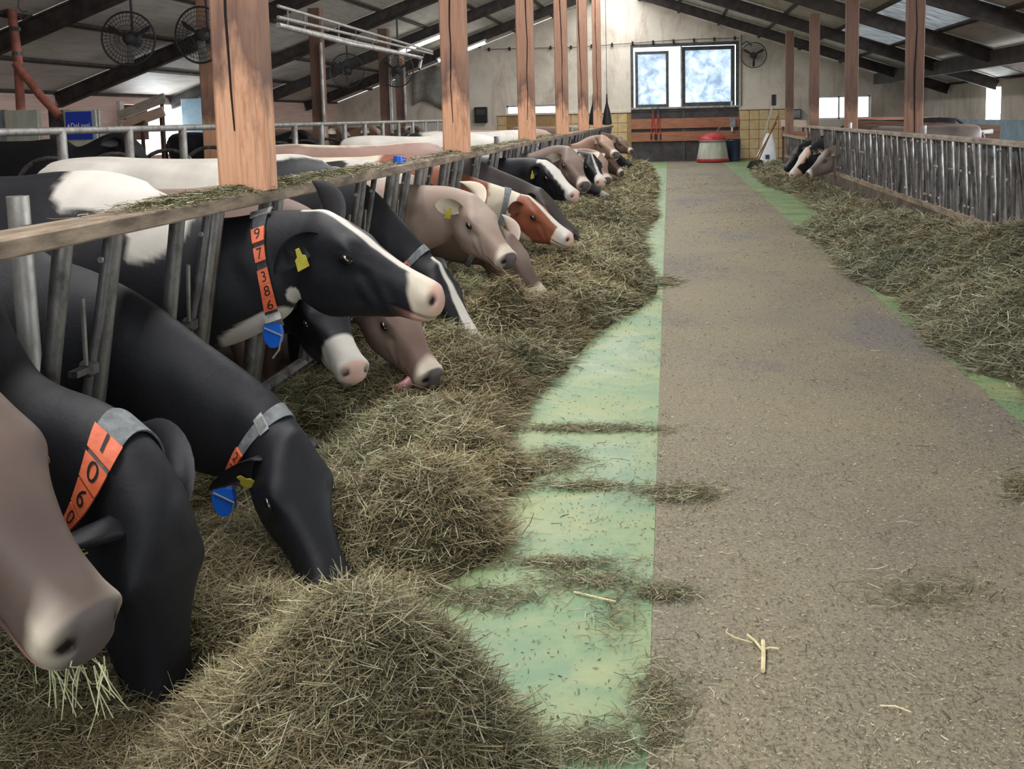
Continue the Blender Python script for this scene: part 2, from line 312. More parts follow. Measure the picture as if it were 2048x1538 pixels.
# ceiling: each sheet is a part, battens cover the joints
ceil = struct(empty('ceiling', (RIDGE_X, 15, RIDGE_Z)), 'sloping ceiling of grey insulation sheets')
ang = math.atan(SLOPE); DX = 1.243; yb = [Y0, 0.04]+[0.04+BAY*k for k in range(1, 8)]+[WALL_Y]
mesh_cache = {}
for side in (-1, 1):
    for i in range(7):
        d0 = 0.75+DX*i; xm = RIDGE_X+side*(d0+DX/2); zm = roof_z(xm)+0.03
        for j in range(len(yb)-1):
            ly = round(yb[j+1]-yb[j]-.03, 3); sky = side == 1 and i == 4 and j in (5, 6)
            key = (ly, sky)
            if key not in mesh_cache: mesh_cache[key] = G().box((0, 0, 0), ((DX-.03)/math.cos(ang), ly, 0.05)).mesh('ceiling_sheet', 'skylight' if sky else 'ceil')
            o = link('skylight_sheet' if sky else 'ceiling_sheet', mesh_cache[key]); o.parent = ceil
            o.location = (xm-RIDGE_X, (yb[j]+yb[j+1])/2-15, zm-RIDGE_Z+random.uniform(-.006, .006)); o.rotation_euler = (0, side*ang, 0)
bat = G().box((0, 0, 0), (0.09, WALL_Y-Y0, 0.05)).mesh('joint_batten', 'purlin')
for side in (-1, 1):
    for i in range(8):
        x = RIDGE_X+side*(0.75+DX*i); o = link('joint_batten', bat, ceil); o.location = (x-RIDGE_X, (Y0+WALL_Y)/2-15, roof_z(x)-.02-RIDGE_Z); o.rotation_euler = (0, side*ang, 0)
# rafters, one per bay and side: I-beams following the slope
L = 9.4/math.cos(ang)
ib = G().box((0, 0, .12), (L, .14, .03)).box((0, 0, 0), (L, .05, .24)).box((0, 0, -.12), (L, .14, .03)).mesh('roof_beam', 'beam')
for k in range(8):
    y = 0.04+BAY*k
    for side in (-1, 1):
        x = RIDGE_X+side*4.72; o = link('roof_beam', ib, None, (x, y, roof_z(x)-.17), (0, side*ang, 0))
        where = 'the long cow row' if side < 0 else 'the right feed fence'
        tag(o, f'dark sloping steel roof beam over {where}', 'beam', f'roof beams over {where}')
tag(G().box((6.35, 15.4, roof_z(6.35)-.24), (0.12, 36, 0.32)).build('longitudinal_beam', 'beam'), 'dark beam running lengthwise under the right roof slope', 'beam')
# ------------------------------------------------------------------ posts
def timber_post(x, y, w, d, ztop, mat, label, group, z0=-.18, crack=True, loc_rz=0):
    e = empty('timber_post', (x, y, z0), loc_rz); h = ztop-z0
    g = G(); n = 9; vs = []
    for i in range(n+1):      # slightly uneven sawn timber with chamfered corners
        z = h*i/n; a, b = w/2*(1+random.uniform(-.015, .015)), d/2*(1+random.uniform(-.015, .015)); c = .012
        vs += [(-a+c, -b, z), (a-c, -b, z), (a, -b+c, z), (a, b-c, z), (a-c, b, z), (-a+c, b, z), (-a, b-c, z), (-a, -b+c, z)]
    fs = [(i*8+j, i*8+(j+1) % 8, (i+1)*8+(j+1) % 8, (i+1)*8+j) for i in range(n) for j in range(8)]+[tuple(range(7, -1, -1)), tuple(n*8+j for j in range(8))]
    g.add(vs, fs).build('post_shaft', mat, e)
    if crack:
        c = G(); pts = []; x0 = random.uniform(-.02, .03); z = 0.25
        while z < h-.1: pts.append((x0, z)); x0 += random.uniform(-.008, .008); z += .16
        vs = []; m = len(pts)
        for i, (px, pz) in enumerate(pts):
            q = .003+.006*math.sin(PI*i/m)*random.uniform(.5, 1.3); vs += [(px-q, -d/2-.0025, pz), (px+q, -d/2-.0025, pz), (px+q, -d/2+.01, pz), (px-q, -d/2+.01, pz)]
        fs = [(i*4+j, i*4+(j+1) % 4, (i+1)*4+(j+1) % 4, (i+1)*4+j) for i in range(m-1) for j in range(4)]
        c.add(vs, fs).build('crack', 'crack', e)
    tag(e, label, 'post', group); return e
POST_L = [4.06+BAY*k for k in range(7)]
lab = ['thick orange timber post with a long drying crack, first along the long feed rail', 'orange timber post with a dark split up its middle, second along the long feed rail',
       'orange timber post with a broad dark weather stain, third along the long feed rail', 'slim orange timber post on the long feed rail before the low rear window',
       'orange timber post on the long feed rail beside a dark hanging bag', 'last slim orange timber post of the long feed rail', 'orange timber post at the end wall behind the long feed rail']
for k, y in enumerate(POST_L[:6]): timber_post(XL-.05, y+.06, .21, .15, roof_z(XL-.09)-.1, 'post', lab[k], 'posts along the long feed rail', z0=RAIL_Z+.029)
labr = ['brown timber post on the right feed fence beside the deepest pale hay', 'brown timber post on the right feed fence before the right wall window', 'dark timber post on the right feed fence beside the bright low window',
        'slim dark timber post dividing the bright low window', 'reddish timber post beside the leaning shovels']
for k in range(5): timber_post(XR+.17, 8.80+BAY*k, .19, .19, roof_z(XR+.27)-.36, 'post_r', labr[k], 'posts along the right feed fence', crack=(k < 2))
labb = ['orange timber post between the two nearest ceiling fans', 'brown timber post rising behind the cubicle rail under the cable tray', 'brown timber post between the two farther ceiling fans', 'reddish timber post behind the farther ceiling fans']
for k in range(4): timber_post(-6.1 if k < 3 else -6.9, 13.2+BAY*k if k < 3 else 26.25, .22, .2, roof_z(-6.25 if k < 3 else -7.02)-.36, 'post' if k == 0 else 'post_r', labb[k], 'posts between the cubicles', crack=False)
# ------------------------------------------------------------------ end wall: tiles, window, door boards
tl = struct(empty('trim_tile_wainscot', (0, WALL_Y, 0)), 'ochre tiled wainscot on the end wall')
tw = .305; tm = G().box((0, 0, 0), (tw-.016, .024, tw-.016), bevel=.004).mesh('tile', 'tile')
G().box((-3.4, -.005, .83), (4.4, .01, 1.66)).build('grout_bed', 'grout', tl); G().box((3.04, -.005, .83), (1.64, .01, 1.66)).build('grout_bed', 'grout', tl)
for x0, nx in ((-5.6+.0, 14), (2.24, 5)):
    for i in range(nx):
        for j in range(5):
            x = x0+tw*(i+.5)
            if x0 < 0 and -5.42 < x < -3.5 and 1.2 < tw*(j+.5)+.06+tw/2 < 2: continue
            link('tile', tm, tl, (x+random.uniform(-.002, .002), -.018+random.uniform(-.003, .003), .06+tw*(j+.5)))
G().box((-3.4, -.03, 1.64), (4.4, .05, .06)).build('ledge', 'plaster', tl); G().box((3.04, -.03, 1.64), (1.64, .05, .06)).build('ledge', 'plaster', tl)
w1 = struct(empty('window_1', ((OX0+OX1)/2, WALL_Y, 1.72)), 'wide sliding window with two dusty panes above the boarded door')
def at(e, o): return (0, 0, 0)
def wpart(name, x0, x1, z0, z1, y0, y1, mat, parent):
    p = parent.location; return G().box(((x0+x1)/2-p.x, (y0+y1)/2-p.y, (z0+z1)/2-p.z), (x1-x0, y1-y0, z1-z0)).build(name, mat, parent)
Y = WALL_Y
for nm, a in (('frame_head', (OX0, OX1, 3.68, 3.78)), ('frame_jamb', (OX0, OX0+.09, 1.72, 3.68)), ('frame_jamb', (OX1-.09, OX1, 1.72, 3.68))): wpart(nm, *a, Y-.02, Y+.16, 'frame_dark', w1)
wpart('window_sill', OX0, OX1, 1.70, 1.76, Y-.08, Y+.16, 'galv', w1); wpart('track', OX0, OX1, 1.62, 1.70, Y-.03, Y+.02, 'dark_board', w1)
def sash(x0, x1, z0, z1, y, bw, mat):
    s = wpart('sash_frame', x0, x0+bw, z0, z1, y, y+.05, mat, w1)
    g = G(); p = w1.location
    for a in ((x0+bw, x1, z0, z0+bw), (x0+bw, x1, z1-bw, z1), (x1-bw, x1, z0+bw, z1-bw)): g.box(((a[0]+a[1])/2-p.x, y+.025-p.y, (a[2]+a[3])/2-p.z), (a[1]-a[0], .05, a[3]-a[2]))
    g.build('sash_frame', mat, w1); o = wpart('pane', x0+bw, x1-bw, z0+bw, z1-bw, y+.02, y+.03, 'pane', w1); return o
sash(-1.06, 0.02, 1.76, 3.55, Y+.03, .09, 'frame_dark'); sash(0.42, 2.10, 1.76, 3.66, Y+.09, .12, 'frame_dark')
wpart('clear_pane', 0.03, 0.41, 1.77, 3.66, Y+.12, Y+.125, 'pane_clear', w1)
wpart('sash_edge', 0.39, 0.44, 1.76, 3.68, Y+.02, Y+.06, 'galv', w1)
wpart('latch', 1.96, 2.02, 1.76, 1.90, Y-.03, Y+.02, 'white', w1)
d1 = struct(empty('door_1', ((OX0+OX1)/2, WALL_Y, 0)), 'dark boarded double door below the wide window')
wpart('door_leaf', OX0, 0.46, 0.0, 1.62, Y+.0, Y+.05, 'dark_board', d1); wpart('door_leaf', 0.50, OX1, 0.0, 1.62, Y+.0, Y+.05, 'dark_board', d1)
wpart('door_post', 0.44, 0.52, 0.0, 1.62, Y-.03, Y+.03, 'frame_dark', d1)
for z0, z1 in ((1.07, 1.39), (0.66, 0.96)): wpart('plank', OX0, OX1, z0, z1, Y-.07, Y-.03, 'plank', d1)
def low_window(n, x0, x1, z0, z1, label):
    e = struct(empty(n, ((x0+x1)/2, WALL_Y, z0)), label)
    for a in ((x0, x0+.05, z0, z1), (x1-.05, x1, z0, z1), ((x0+x1)/2-.025, (x0+x1)/2+.025, z0, z1)): wpart('frame_stile', *a, Y+.1, Y+.16, 'white', e)
    wpart('frame_rail', x0, x1, z0, z0+.05, Y+.1, Y+.16, 'white', e); wpart('frame_rail', x0, x1, z1-.05, z1, Y+.1, Y+.16, 'white', e)
    wpart('pane', x0+.05, (x0+x1)/2-.03, z0+.05, z1-.05, Y+.12, Y+.125, 'pane_clear', e); wpart('pane', (x0+x1)/2+.03, x1-.05, z0+.05, z1-.05, Y+.12, Y+.125, 'pane_clear', e); return e
low_window('window_2', -5.3, -3.56, 1.26, 1.93, 'low bright window in the end wall behind the long cow row')
low_window('window_3', 4.37, 6.27, 1.24, 1.97, 'low bright window in the end wall behind the right fence posts')
e = struct(empty('window_4', (WALL_R, 26.6, 1.05)), 'tall bright window in the right side wall')
G().box((.15, 0, .46), (.05, .05, .93)).build('frame_stile', 'white', e); G().box((.15, -.55, .46), (.06, .06, .93)).build('frame_stile', 'white', e); G().box((.15, .55, .46), (.06, .06, .93)).build('frame_stile', 'white', e)
G().box((.17, 0, .46), (.006, 1.1, .93)).build('pane', 'pane_clear', e)
# left wall opening: white reveal, ledge, dark shutter
e = struct(empty('window_5', (WALL_L, 22.1, 0.9)), 'open hatch in the left wall with white frame')
G().box((-.05, -2.45, .55), (.25, .16, 1.2)).build('frame_stile', 'white', e); G().box((-.05, 0.6, .55), (.2, .12, 1.2)).build('frame_stile', 'white', e)
G().box((-.2, -1.7, .72), (.05, 1.5, .75)).build('shutter', 'plank_dark', e); G().box((-.18, 1.6, .5), (.04, 1.9, 1.0)).build('pane', 'station_blue', e)
# wire with insulators and conduit on the end wall
cw = empty('fence_wire', (0, WALL_Y, 3.8)); pts = [on_y(px, py, WALL_Y-.06) for px, py in ((972, 99), (1000, 98), (1090, 96), (1160, 94), (1270, 86), (1340, 81), (1400, 78), (1478, 76))]
G().tube([(p[0], -.06, p[2]-3.8) for p in pts], .012, 6).build('wire', 'cable', cw)
ins = G().lathe([(.025, -.06), (.04, -.03), (.02, 0), (.04, .03), (.02, .06)], n=8).mesh('insulator', 'black_plastic')
for i in range(13): t_ = i/12; px = 978+t_*492; q = on_y(px, np.interp(px, [940, 1160, 1270, 1478], [100, 94, 86, 76]), WALL_Y-.06); link('insulator', ins, cw, (q[0], -.06, q[2]-3.8))
tag(cw, 'thin wire with small insulators strung across the end wall', 'wire')
tag(G().tube([(2.30, WALL_Y-.04, 3.96), (2.30, WALL_Y-.04, 1.72)], .018, 8).build('conduit', 'cable'), 'thin conduit running down the end wall beside the window', 'conduit')
# ================================================================== FEED FENCES
TILT = 0.185                     # left fence leans towards the feed lane
ff = empty('feed_fence', (XL, 15, RAIL_Z))
def fl(y, z, dx=0): return (-(RAIL_Z-z)*TILT+dx, y-15, z-RAIL_Z)       # point on the leaning fence plane, local
for a, b in ((Y0+.2, 4.9), (4.9, 9.4), (9.4, 13.9), (13.9, 18.4), (18.4, 22.9), (22.9, 27.4), (27.4, 31.8)):
    G().box((-.045, (a+b)/2-15, -.0), (.165, b-a-.006, .055), bevel=.006).build('top_rail', 'rail', ff)
G().tube([fl(Y0+.2, .27), fl(31.8, .27)], .03, 8).build('bottom_rail', 'bar', ff)
LOCK0, PITCHL = 2.77-.75*6, .745
zb = .47
def unit(pts, r, n=10): return G().tube(pts, r, n)
thick = unit([(-(RAIL_Z-RAIL_Z+.02)*TILT, 0, -.02), (-.95*TILT, 0, -.95)], .028, 12).mesh('fixed_bar', 'bar', True)
thick2 = unit([(-.004, .0, -.02), (-.40*TILT, .02, -.40), (-.95*TILT, .06, -.95)], .027, 12).mesh('fixed_bar', 'bar', True)
arm = unit([(-.004, .03, -.02), (-.3*TILT, .02, -.30), (-.45*TILT, -.005, -.45), (-.95*TILT, -.02, -.95)], [.017, .017, .015, .014], 10).mesh('locking_arm', 'bar_dark', True)
rod = unit([(-.2*TILT+.012, -.10, -.2), (-.42*TILT+.012, -.04, -.42)], .008, 6).mesh('release_rod', 'galv', True)
hinge = G().box((-.44*TILT, -.01, -.44), (.05, .05, .05), bevel=.01).box((-.44*TILT, -.05, -.44), (.03, .1, .02)).mesh('hinge_block', 'bar_dark')
bolt = G().lathe([(.009, 0), (.011, .006), (.006, .01)], n=8, axis='Y').mesh('bolt', 'galv')
tag(ff, 'long leaning headlock feed fence of steel pipes the cows eat through', 'feed fence')
p = on_z(90, 470, 1.22)
for yy in (2.75, 11.3, 20.2):
    st = empty('fence_post', (XL-.18, yy, .20)); G().lathe([(.032, 0), (.032, 1.11), (.026, 1.11), (.026, 1.05)], n=16).build('pipe', 'galv', st, True)
    tag(st, {2.75: 'open-topped galvanised pipe poking above the near end of the long rail', 11.3: 'galvanised pipe post behind the long rail after the second timber post', 20.2: 'galvanised pipe post behind the far part of the long rail'}[yy], 'fence post')
# ---- right feed fence: dense grey bars under a pale rail
rf = empty('feed_fence', (XR, 15, RAIL_Z)); RT = -.05
for a, b in ((-2.2, 4.5), (4.5, 8.9), (8.9, 13.2), (13.2, 17.6), (17.6, 21.6)):
    G().box((0, (a+b)/2-15, 0), (.10, b-a-.006, .05), bevel=.006).build('top_rail', 'rail_grey', rf)
G().box((0, 23.65-15, -.25), (.08, 4.1, .05)).build('top_rail', 'rail_grey', rf)
G().box((.04, 11.75-15, -.75), (.09, 27.9, .06)).build('bottom_rail', 'rail', rf)
rb = [G().box((.02, 0, -.38), (.025, .075, .72), bevel=.005).mesh('flat_bar', 'bar_dark'), G().tube([(.0, 0, -.02), (.045, 0, -.73)], .022, 10).mesh('round_bar', 'bar', True),
      G().tube([(.0, -.06, -.02), (.045, .06, -.73)], .02, 10).mesh('slanted_bar', 'bar_dark', True), G().tube([(.0, .05, -.02), (.03, .0, -.4), (.045, -.05, -.73)], .018, 10).mesh('slanted_bar', 'bar_dark', True)]
nm = ['flat_bar', 'round_bar', 'slanted_bar', 'slanted_bar']; seq = [0, 1, 2, 3, 1, 3]
bl = G().lathe([(.014, 0), (.016, .008), (.009, .014)], n=8).mesh('bolt', 'galv')
for i in range(60):
    yy = random.uniform(8.9, 17.5); link('bolt', bl, rf, (-.028, yy-15, random.choice((-.06, -.3, -.62))), (0, -PI/2, 0))
tag(rf, 'feed fence of dense dark vertical bars under a pale grey rail', 'feed fence')
for yy, lb in ((12.35, 'short pale pipe stub rising behind the right feed fence'), (17.2, 'small pipe stub behind the right feed fence near the bright window'), (8.3, 'galvanised fence post at the near end of the right feed fence')):
    st = empty('fence_post', (XR+.10, yy, .42)); G().lathe([(.033, 0), (.033, .89), (.027, .89), (.027, .83)], n=14).build('pipe', 'galv', st, True); tag(st, lb, 'fence post')
# ================================================================== CUBICLE RAIL AND LOOPS (left stalls)
cr = empty('cubicle_rail', (-5.4, 17, 1.49))
G().tube([(0, 7-17, .0), (0, 26-17, .0)], .034, 12).build('rail_pipe', 'galv', cr, True)
vp = G().tube([(0, 0, 0), (0, 0, -1.67)], .045, 12).mesh('upright', 'galv', True)
for k in range(14): link('upright', vp, cr, (0, 8.55+1.17*k-17, 0))
tag(cr, 'brown-grey pipe rail with uprights along the lying cubicles', 'rail')
loop = G().tube([(.0, 0, -.18)]+[(-.35+.36*math.cos(a), 0, .95+.28*math.sin(a)) for a in np.linspace(-.1, PI, 14)]+[(-.72, 0, .45), (-1.5, 0, .42)], .024, 8).mesh('cubicle_loop', 'bar', True)
for k in range(13):
    o = link('cubicle_loop', loop, None, (-5.55, 8.55+.58+1.17*k-(.37 if k == 11 else 0), 0)); tag(o, 'bent steel pipe divider loop between lying cubicles', 'cubicle divider', 'divider loops along the cubicle rail')
# ---- concentrate feeding station with sign and downpipes
fs = empty('feeding_station', (-8.1, 12.5, -.05))
def fb(n, x0, x1, z0, z1, y0, y1, m): return G().box(((x0+x1)/2+8.1, (y0+y1)/2-12.5, (z0+z1)/2+.05), (x1-x0, y1-y0, z1-z0), bevel=.008).build(n, m, fs)
fb('side_panel', -9.6, -8.66, .78, 1.78, 12.5, 12.53, 'station_blue'); fb('front_panel', -8.64, -8.16, .8, 1.77, 12.42, 12.5, 'station')
fb('trough_back', -8.13, -7.82, .85, 1.76, 12.6, 12.65, 'bar_dark'); fb('front_panel', -7.80, -7.34, .95, 1.75, 12.42, 12.5, 'station')
fb('frame_leg', -8.7, -8.64, -.05, 1.78, 12.45, 12.5, 'galv'); fb('frame_leg', -7.36, -7.31, -.05, 1.75, 12.45, 12.5, 'galv'); fb('hopper', -8.2, -7.75, .7, .95, 12.3, 12.6, 'bar_dark')
tag(fs, 'weathered grey fibreglass concentrate feeding station behind the cubicle rail', 'feeding station')
sg = empty('sign', (-7.57, 12.40, 1.55)); G().box((0, 0, 0), (.37, .012, .36), bevel=.004).build('sign_plate', 'blue_sign', sg)
vsx, fsx = text_geo('DeLaval', .085, 0); g = G().add([(v.x+.02, -.008, v.y) for v in vsx], fsx); g.add([(-.165, -.008, -.02), (-.125, -.008, -.02), (-.145, -.008, .03)], [(0, 1, 2)]); g.build('lettering', 'print_white', sg)
tag(sg, 'blue sign with white lettering on the grey feeding station', 'sign')
dp = empty('feed_pipe', (-8.45, 12.5, 1.7)); G().tube([(0, 0, 0), (.02, 0, .7), (-.02, 0, 1.375)], .058, 14).build('down_pipe', 'red_pipe', dp, True)
G().tube([(.02, -.06, .68), (.32, -.03, .25), (.55, 0, -.02)], .055, 14).build('branch_pipe', 'red_pipe', dp, True)
for z in (.62, .78, 1.1): G().lathe([(.064, z), (.068, z+.02), (.064, z+.05)], c=(.015, 0, 0), n=14).build('pipe_clamp', 'bar_dark', dp)
tag(dp, 'rusty red forked downpipe above the grey feeding station', 'pipe')
tag(G().tube([on_y(px, py, 12.3) for px, py in ((38, 0), (36, 14), (44, 24), (55, 22), (57, 32), (48, 40), (40, 36))], .01, 8).build('cable_coil', 'cable'), 'loose loop of grey cable hanging beside the red downpipe', 'cable')
# planks and clutter by the left hatch
def plank(p0, p1, w, t, Y, mat, label, legs=(.1, .9)):
    a = on_y(*p0, Y); b = on_y(*p1, Y); c = (a+b)/2; an = math.atan2(b[2]-a[2], b[0]-a[0])
    e = empty('plank_partition' if legs else 'plank', (c[0], c[1], -.18)); o = G().box((0, 0, 0), (np.linalg.norm(b-a), t, w), bevel=.006).build('board', mat, e); o.location = (0, 0, c[2]+.18); o.rotation_euler = (0, -an, 0)
    for f in legs:
        q = a+(b-a)*f; G().box((q[0]-c[0], .05, (q[2]+.18)/2), (.06, .05, q[2]+.18)).build('upright', 'plank_dark', e)
    tag(e, label, 'partition' if legs else 'plank', None); return e
plank((238, 232), (330, 195), .19, .05, 19.4, 'plank_grey', 'grey weathered plank slanting above the pinkish one by the left hatch')
plank((245, 252), (328, 222), .2, .05, 19.3, 'plank_pink', 'pale pinkish plank slanting below the grey one by the left hatch')
plank((206, 280), (290, 243), .05, .05, 19.05, 'plank_dark', 'thin dark pole slanting down by the left hatch')
o = G().box(on_y(405, 240, 21.5), (.95, .04, .95), bevel=.01).build('partition_panel', 'station_blue'); tag(o, 'pale blue partition panel beyond the orange post by the fans', 'panel')
pts = [on_y(px, py, 17.38) for px, py in ((425, 420), (425, 262), (418, 240), (428, 232), (472, 232), (478, 240), (478, 420))]
tag(G().tube(pts, .03, 8).build('gate_loop', 'galv'), 'pale bent pipe loop above the cubicle rail beside the thick post', 'pipe loop')
# ---- fans
def fan(c, dia, rz, label, hang=None):
    e = empty('fan', c, rz); r = dia/2
    G().tube([(r*math.cos(a), 0, r*math.sin(a)) for a in np.linspace(0, 2*PI, 32, endpoint=False)], .014, 6, closed=True).build('guard_ring', 'fan_dark', e)
    g = G()
    for rr in (.3, .5, .68, .84): g.tube([(rr*r*math.cos(a), -.06*(1-rr), rr*r*math.sin(a)) for a in np.linspace(0, 2*PI, 24, endpoint=False)], .004, 4, closed=True)
    for a in np.linspace(0, 2*PI, 40, endpoint=False): g.tube([(.1*math.cos(a), -.08, .1*math.sin(a)), (.6*r*math.cos(a), -.07, .6*r*math.sin(a)), (r*math.cos(a), 0, r*math.sin(a))], .004, 4, cap=False)
    g.build('guard_wires', 'fan_dark', e)
    G().lathe([(.05, -.04), (.075, -.02), (.075, .1), (.1, .12), (.1, .3), (.06, .32)], n=16, axis='Y').build('motor', 'fan_dark', e, True)
    for k in range(3):
        a = 2*PI*k/3+.5; b = G(); ca, sa = math.cos(a), math.sin(a); vs = []
        for t_, wd in ((.12, .05), (.35, .1), (.65, .15), (.9, .13)):
            for s_ in (-1, 1): vs.append(((t_*ca-s_*wd*sa*.7)*r, .05+s_*.035, (t_*sa+s_*wd*ca*.7)*r))
        b.add(vs, [(2*i, 2*i+1, 2*i+3, 2*i+2) for i in range(3)])
        o = b.build('blade', 'fan_blade', e); md = o.modifiers.new('thickness', 'SOLIDIFY'); md.thickness = .006
    if hang: G().tube([(0, .2, .08), (0, .2, hang)], .02, 8).tube([(-.0, .2, hang), (0, .2, hang+.02)], .05, 8).build('hanger', 'fan_dark', e)
    tag(e, label, 'fan'); return e
fan((-7.08, 12.9, 2.68), .70, .2, 'dark caged fan hanging over the feeding station', .6)
fan((-6.0, 12.75, 2.68), .72, -.1, 'dark caged fan tucked behind the thick cracked post', .9)
fan((-6.85, 21.6, 2.62), .72, .25, 'dark caged fan beyond the cable tray on the side-wall side of its post', .70)
fan((-5.75, 21.6, 2.60), .72, .05, 'dark caged fan beyond the cable tray on the feed-rail side of its post', 1.1)
fan((2.66, WALL_Y-.35, 3.30), .78, 0, 'black round fan on the end wall beside the wide window', None)
tag(G().tube([(2.30, WALL_Y-.05, 3.65), (2.45, WALL_Y-.2, 3.75), (2.6, WALL_Y-.3, 3.6)], .02, 6).build('fan_bracket', 'fan_dark'), 'bent bracket holding the end wall fan', 'bracket')
# ---- fluorescent lamps under the rafters
def lamp(xa, xb, y, label):
    xm = (xa+xb)/2; e = empty('fluorescent_lamp', (xm, y, roof_z(xm)-.385)); e.rotation_euler = (0, -ang, 0); l = abs(xb-xa)
    G().box((0, 0, .05), (l, .14, .06), bevel=.01).build('housing', 'white', e); G().tube([(-l/2+.04, 0, -.01), (l/2-.04, 0, -.01)], .045, 12).build('tube', 'lamp', e, True)
    for s_ in (-1, 1): G().box((s_*(l/2-.02), 0, 0), (.04, .12, .09)).build('end_cap', 'grey_plastic', e)
    tag(e, label, 'lamp', 'fluorescent lamps under the roof beams')
lamp(-6.95, -5.35, 26.05, 'long lit fluorescent lamp under the roof beam past the cable tray')
lamp(-6.85, -6.15, 30.4, 'short lit fluorescent lamp near the end wall, nearer the side wall'); lamp(-5.95, -5.3, 30.4, 'short lit fluorescent lamp near the end wall, nearer the roof ridge')
# ---- cable tray and pipe
tr = empty('cable_tray', (-4.35, 14.5, 2.65)); tp = lambda px, py: on_x(px, py, -4.35)-np.array([-4.35, 14.5, 2.65])
for a, b in (((556, 12), (865, 103)), ((556, 34), (865, 108)), ((556, 48), (845, 115))): G().tube([tp(*a), tp(*b)], .02, 6).build('tray_rail', 'galv', tr)
G().tube([tp(556, 50), tp(700, 88), tp(835, 114), tp(842, 120), tp(838, 138)], .032, 10).build('water_pipe', 'galv', tr, True)
for px in range(575, 860, 34): t_ = (px-556)/309; G().tube([tp(px, 12+91*t_-3), tp(px, 48+67*t_+2)], .012, 6).build('tray_rung', 'bar_dark', tr)
tag(tr, 'long ladder-like cable tray with water pipe under the left roof', 'cable tray')
for X, Yp, lb in ((-5.98, 17.40, 'pale vertical pipe on the brown post under the cable tray'), (-5.95, 21.8, 'pale vertical pipe beside the brown post between the farther fans'), (-6.75, 26.1, 'pale vertical pipe beside the reddish post behind the fans')):
    tag(G().tube([(X, Yp, -.05), (X, Yp, 2.9)], .035, 10).build('drop_pipe', 'galv', None, True), lb, 'pipe')
# tarp hanging on the end wall, dark monitor box
tg = G(); vs = []
for i in range(9):
    for j in range(7):
        q = on_y(826+8.5*i, 128+14*j-(10*math.sin(i*.6)), WALL_Y-.12-.07*math.sin(i*1.3+j*.5)); q[2] = min(q[2], roof_z(q[0])-.06-.02*j); vs.append(q)
tg.add(vs, [(i*7+j, i*7+j+1, (i+1)*7+j+1, (i+1)*7+j) for i in range(8) for j in range(6)])
o = tg.build('tarpaulin', 'tarp', None, True); o.modifiers.new('thickness', 'SOLIDIFY').thickness = .01; tag(o, 'crumpled grey tarpaulin hung on the end wall behind the fans', 'tarpaulin')
q = on_y(962, 230, WALL_Y-.1); e = empty('control_box', q); G().box((0, 0, 0), (.42, .18, .52), bevel=.02).build('box_body', 'black_plastic', e); G().box((0, -.095, .1), (.3, .01, .18)).build('display', 'dark_board', e); tag(e, 'black control box on the end wall beside the low window', 'box')
# black bags hung by the last posts
for px, lb in ((1187, 'black drop-shaped bag hanging between the last two orange posts'), (1214, 'black drop-shaped bag hanging between the last orange post and the door')):
    q = on_y(px, 228, 28.5); e = empty('hanging_bag', q); G().lathe([(.015, .55), (.03, .3), (.09, .05), (.13, -.2), (.13, -.28), (.08, -.3)], n=14).build('bag', 'black_plastic', e, True); G().tube([(0, 0, .5), (0, 0, roof_z(q[0])-q[2])], .008, 6).build('cord', 'cable', e); tag(e, lb, 'bag')
# ---- feed-pushing robot, bin, tools and sack at the end of the lane
rb_ = empty('feed_robot', (1.36, 32.75, 0)); G().lathe([(.50, .02), (.52, .05), (.52, .10), (.49, .12)], n=40).build('skirt', 'red_paint', rb_, True)
G().lathe([(.485, .12), (.44, .4), (.40, .62), (.38, .65)], n=40).build('body', 'station', rb_, True)
G().lathe([(.42, .65), (.43, .69), (.40, .76), (.33, .82), (.16, .90), (.05, .92)], n=40).build('cover', 'red_paint', rb_, True)
G().tube([(.1, 0, .9), (.2, .1, 1.05), (.42, .5, 1.2)], .012, 6).build('antenna', 'galv', rb_); G().lathe([(.434, .655), (.436, .675), (.434, .69)], n=40).build('bumper', 'grey_plastic', rb_)
tag(rb_, 'feed-pushing robot with grey tapered body, red skirt and red cover', 'robot')
e = empty('charger_socket', (2.02, WALL_Y-.1, 1.2)); G().box((0, 0, 0), (.2, .1, .3), bevel=.02).build('box_body', 'grey_plastic', e); G().box((-.02, -.05, -.2), (.06, .06, .14)).build('plug', 'white', e); tag(e, 'grey socket box on the boarded door above the robot', 'socket')
bn = empty('barrel', (2.04, 33.3, 0)); G().lathe([(.18, 0), (.20, .02), (.21, .62), (.225, .64), (.21, .66)], n=24).build('drum', 'blue_bin', bn, True); G().lathe([(.20, .66), (.19, .69), (.05, .70)], n=24).build('lid', 'black_plastic', bn, True); tag(bn, 'navy blue barrel standing behind the robot', 'barrel')
for i, (px, lb) in enumerate(((1306, 'dark-jawed bolt cutter with red handles hanging on the boarded door'), (1317, 'blue-jawed bolt cutter with red handles hanging on the boarded door'))):
    q = on_y(px, 250, WALL_Y-.1); e = empty('bolt_cutter', q); s_ = .02
    for m_ in (-1, 1):
        G().tube([(m_*.015, 0, .35), (m_*.03, 0, .1), (m_*.05, 0, -.1), (m_*.06, 0, -.3)], .016, 8).build('handle', 'red_paint', e); G().tube([(m_*.06, 0, -.3), (m_*.06, 0, -.48)], .019, 8).build('grip', 'black_plastic', e)
        G().prism([(m_*.004, -.012, .34), (m_*.05, -.012, .36), (m_*.04, -.012, .52), (m_*.004, -.012, .55)], (0, 1, 0), .024).build('jaw', 'blue_bin' if i else 'bar_dark', e)
    tag(e, lb, 'bolt cutter')
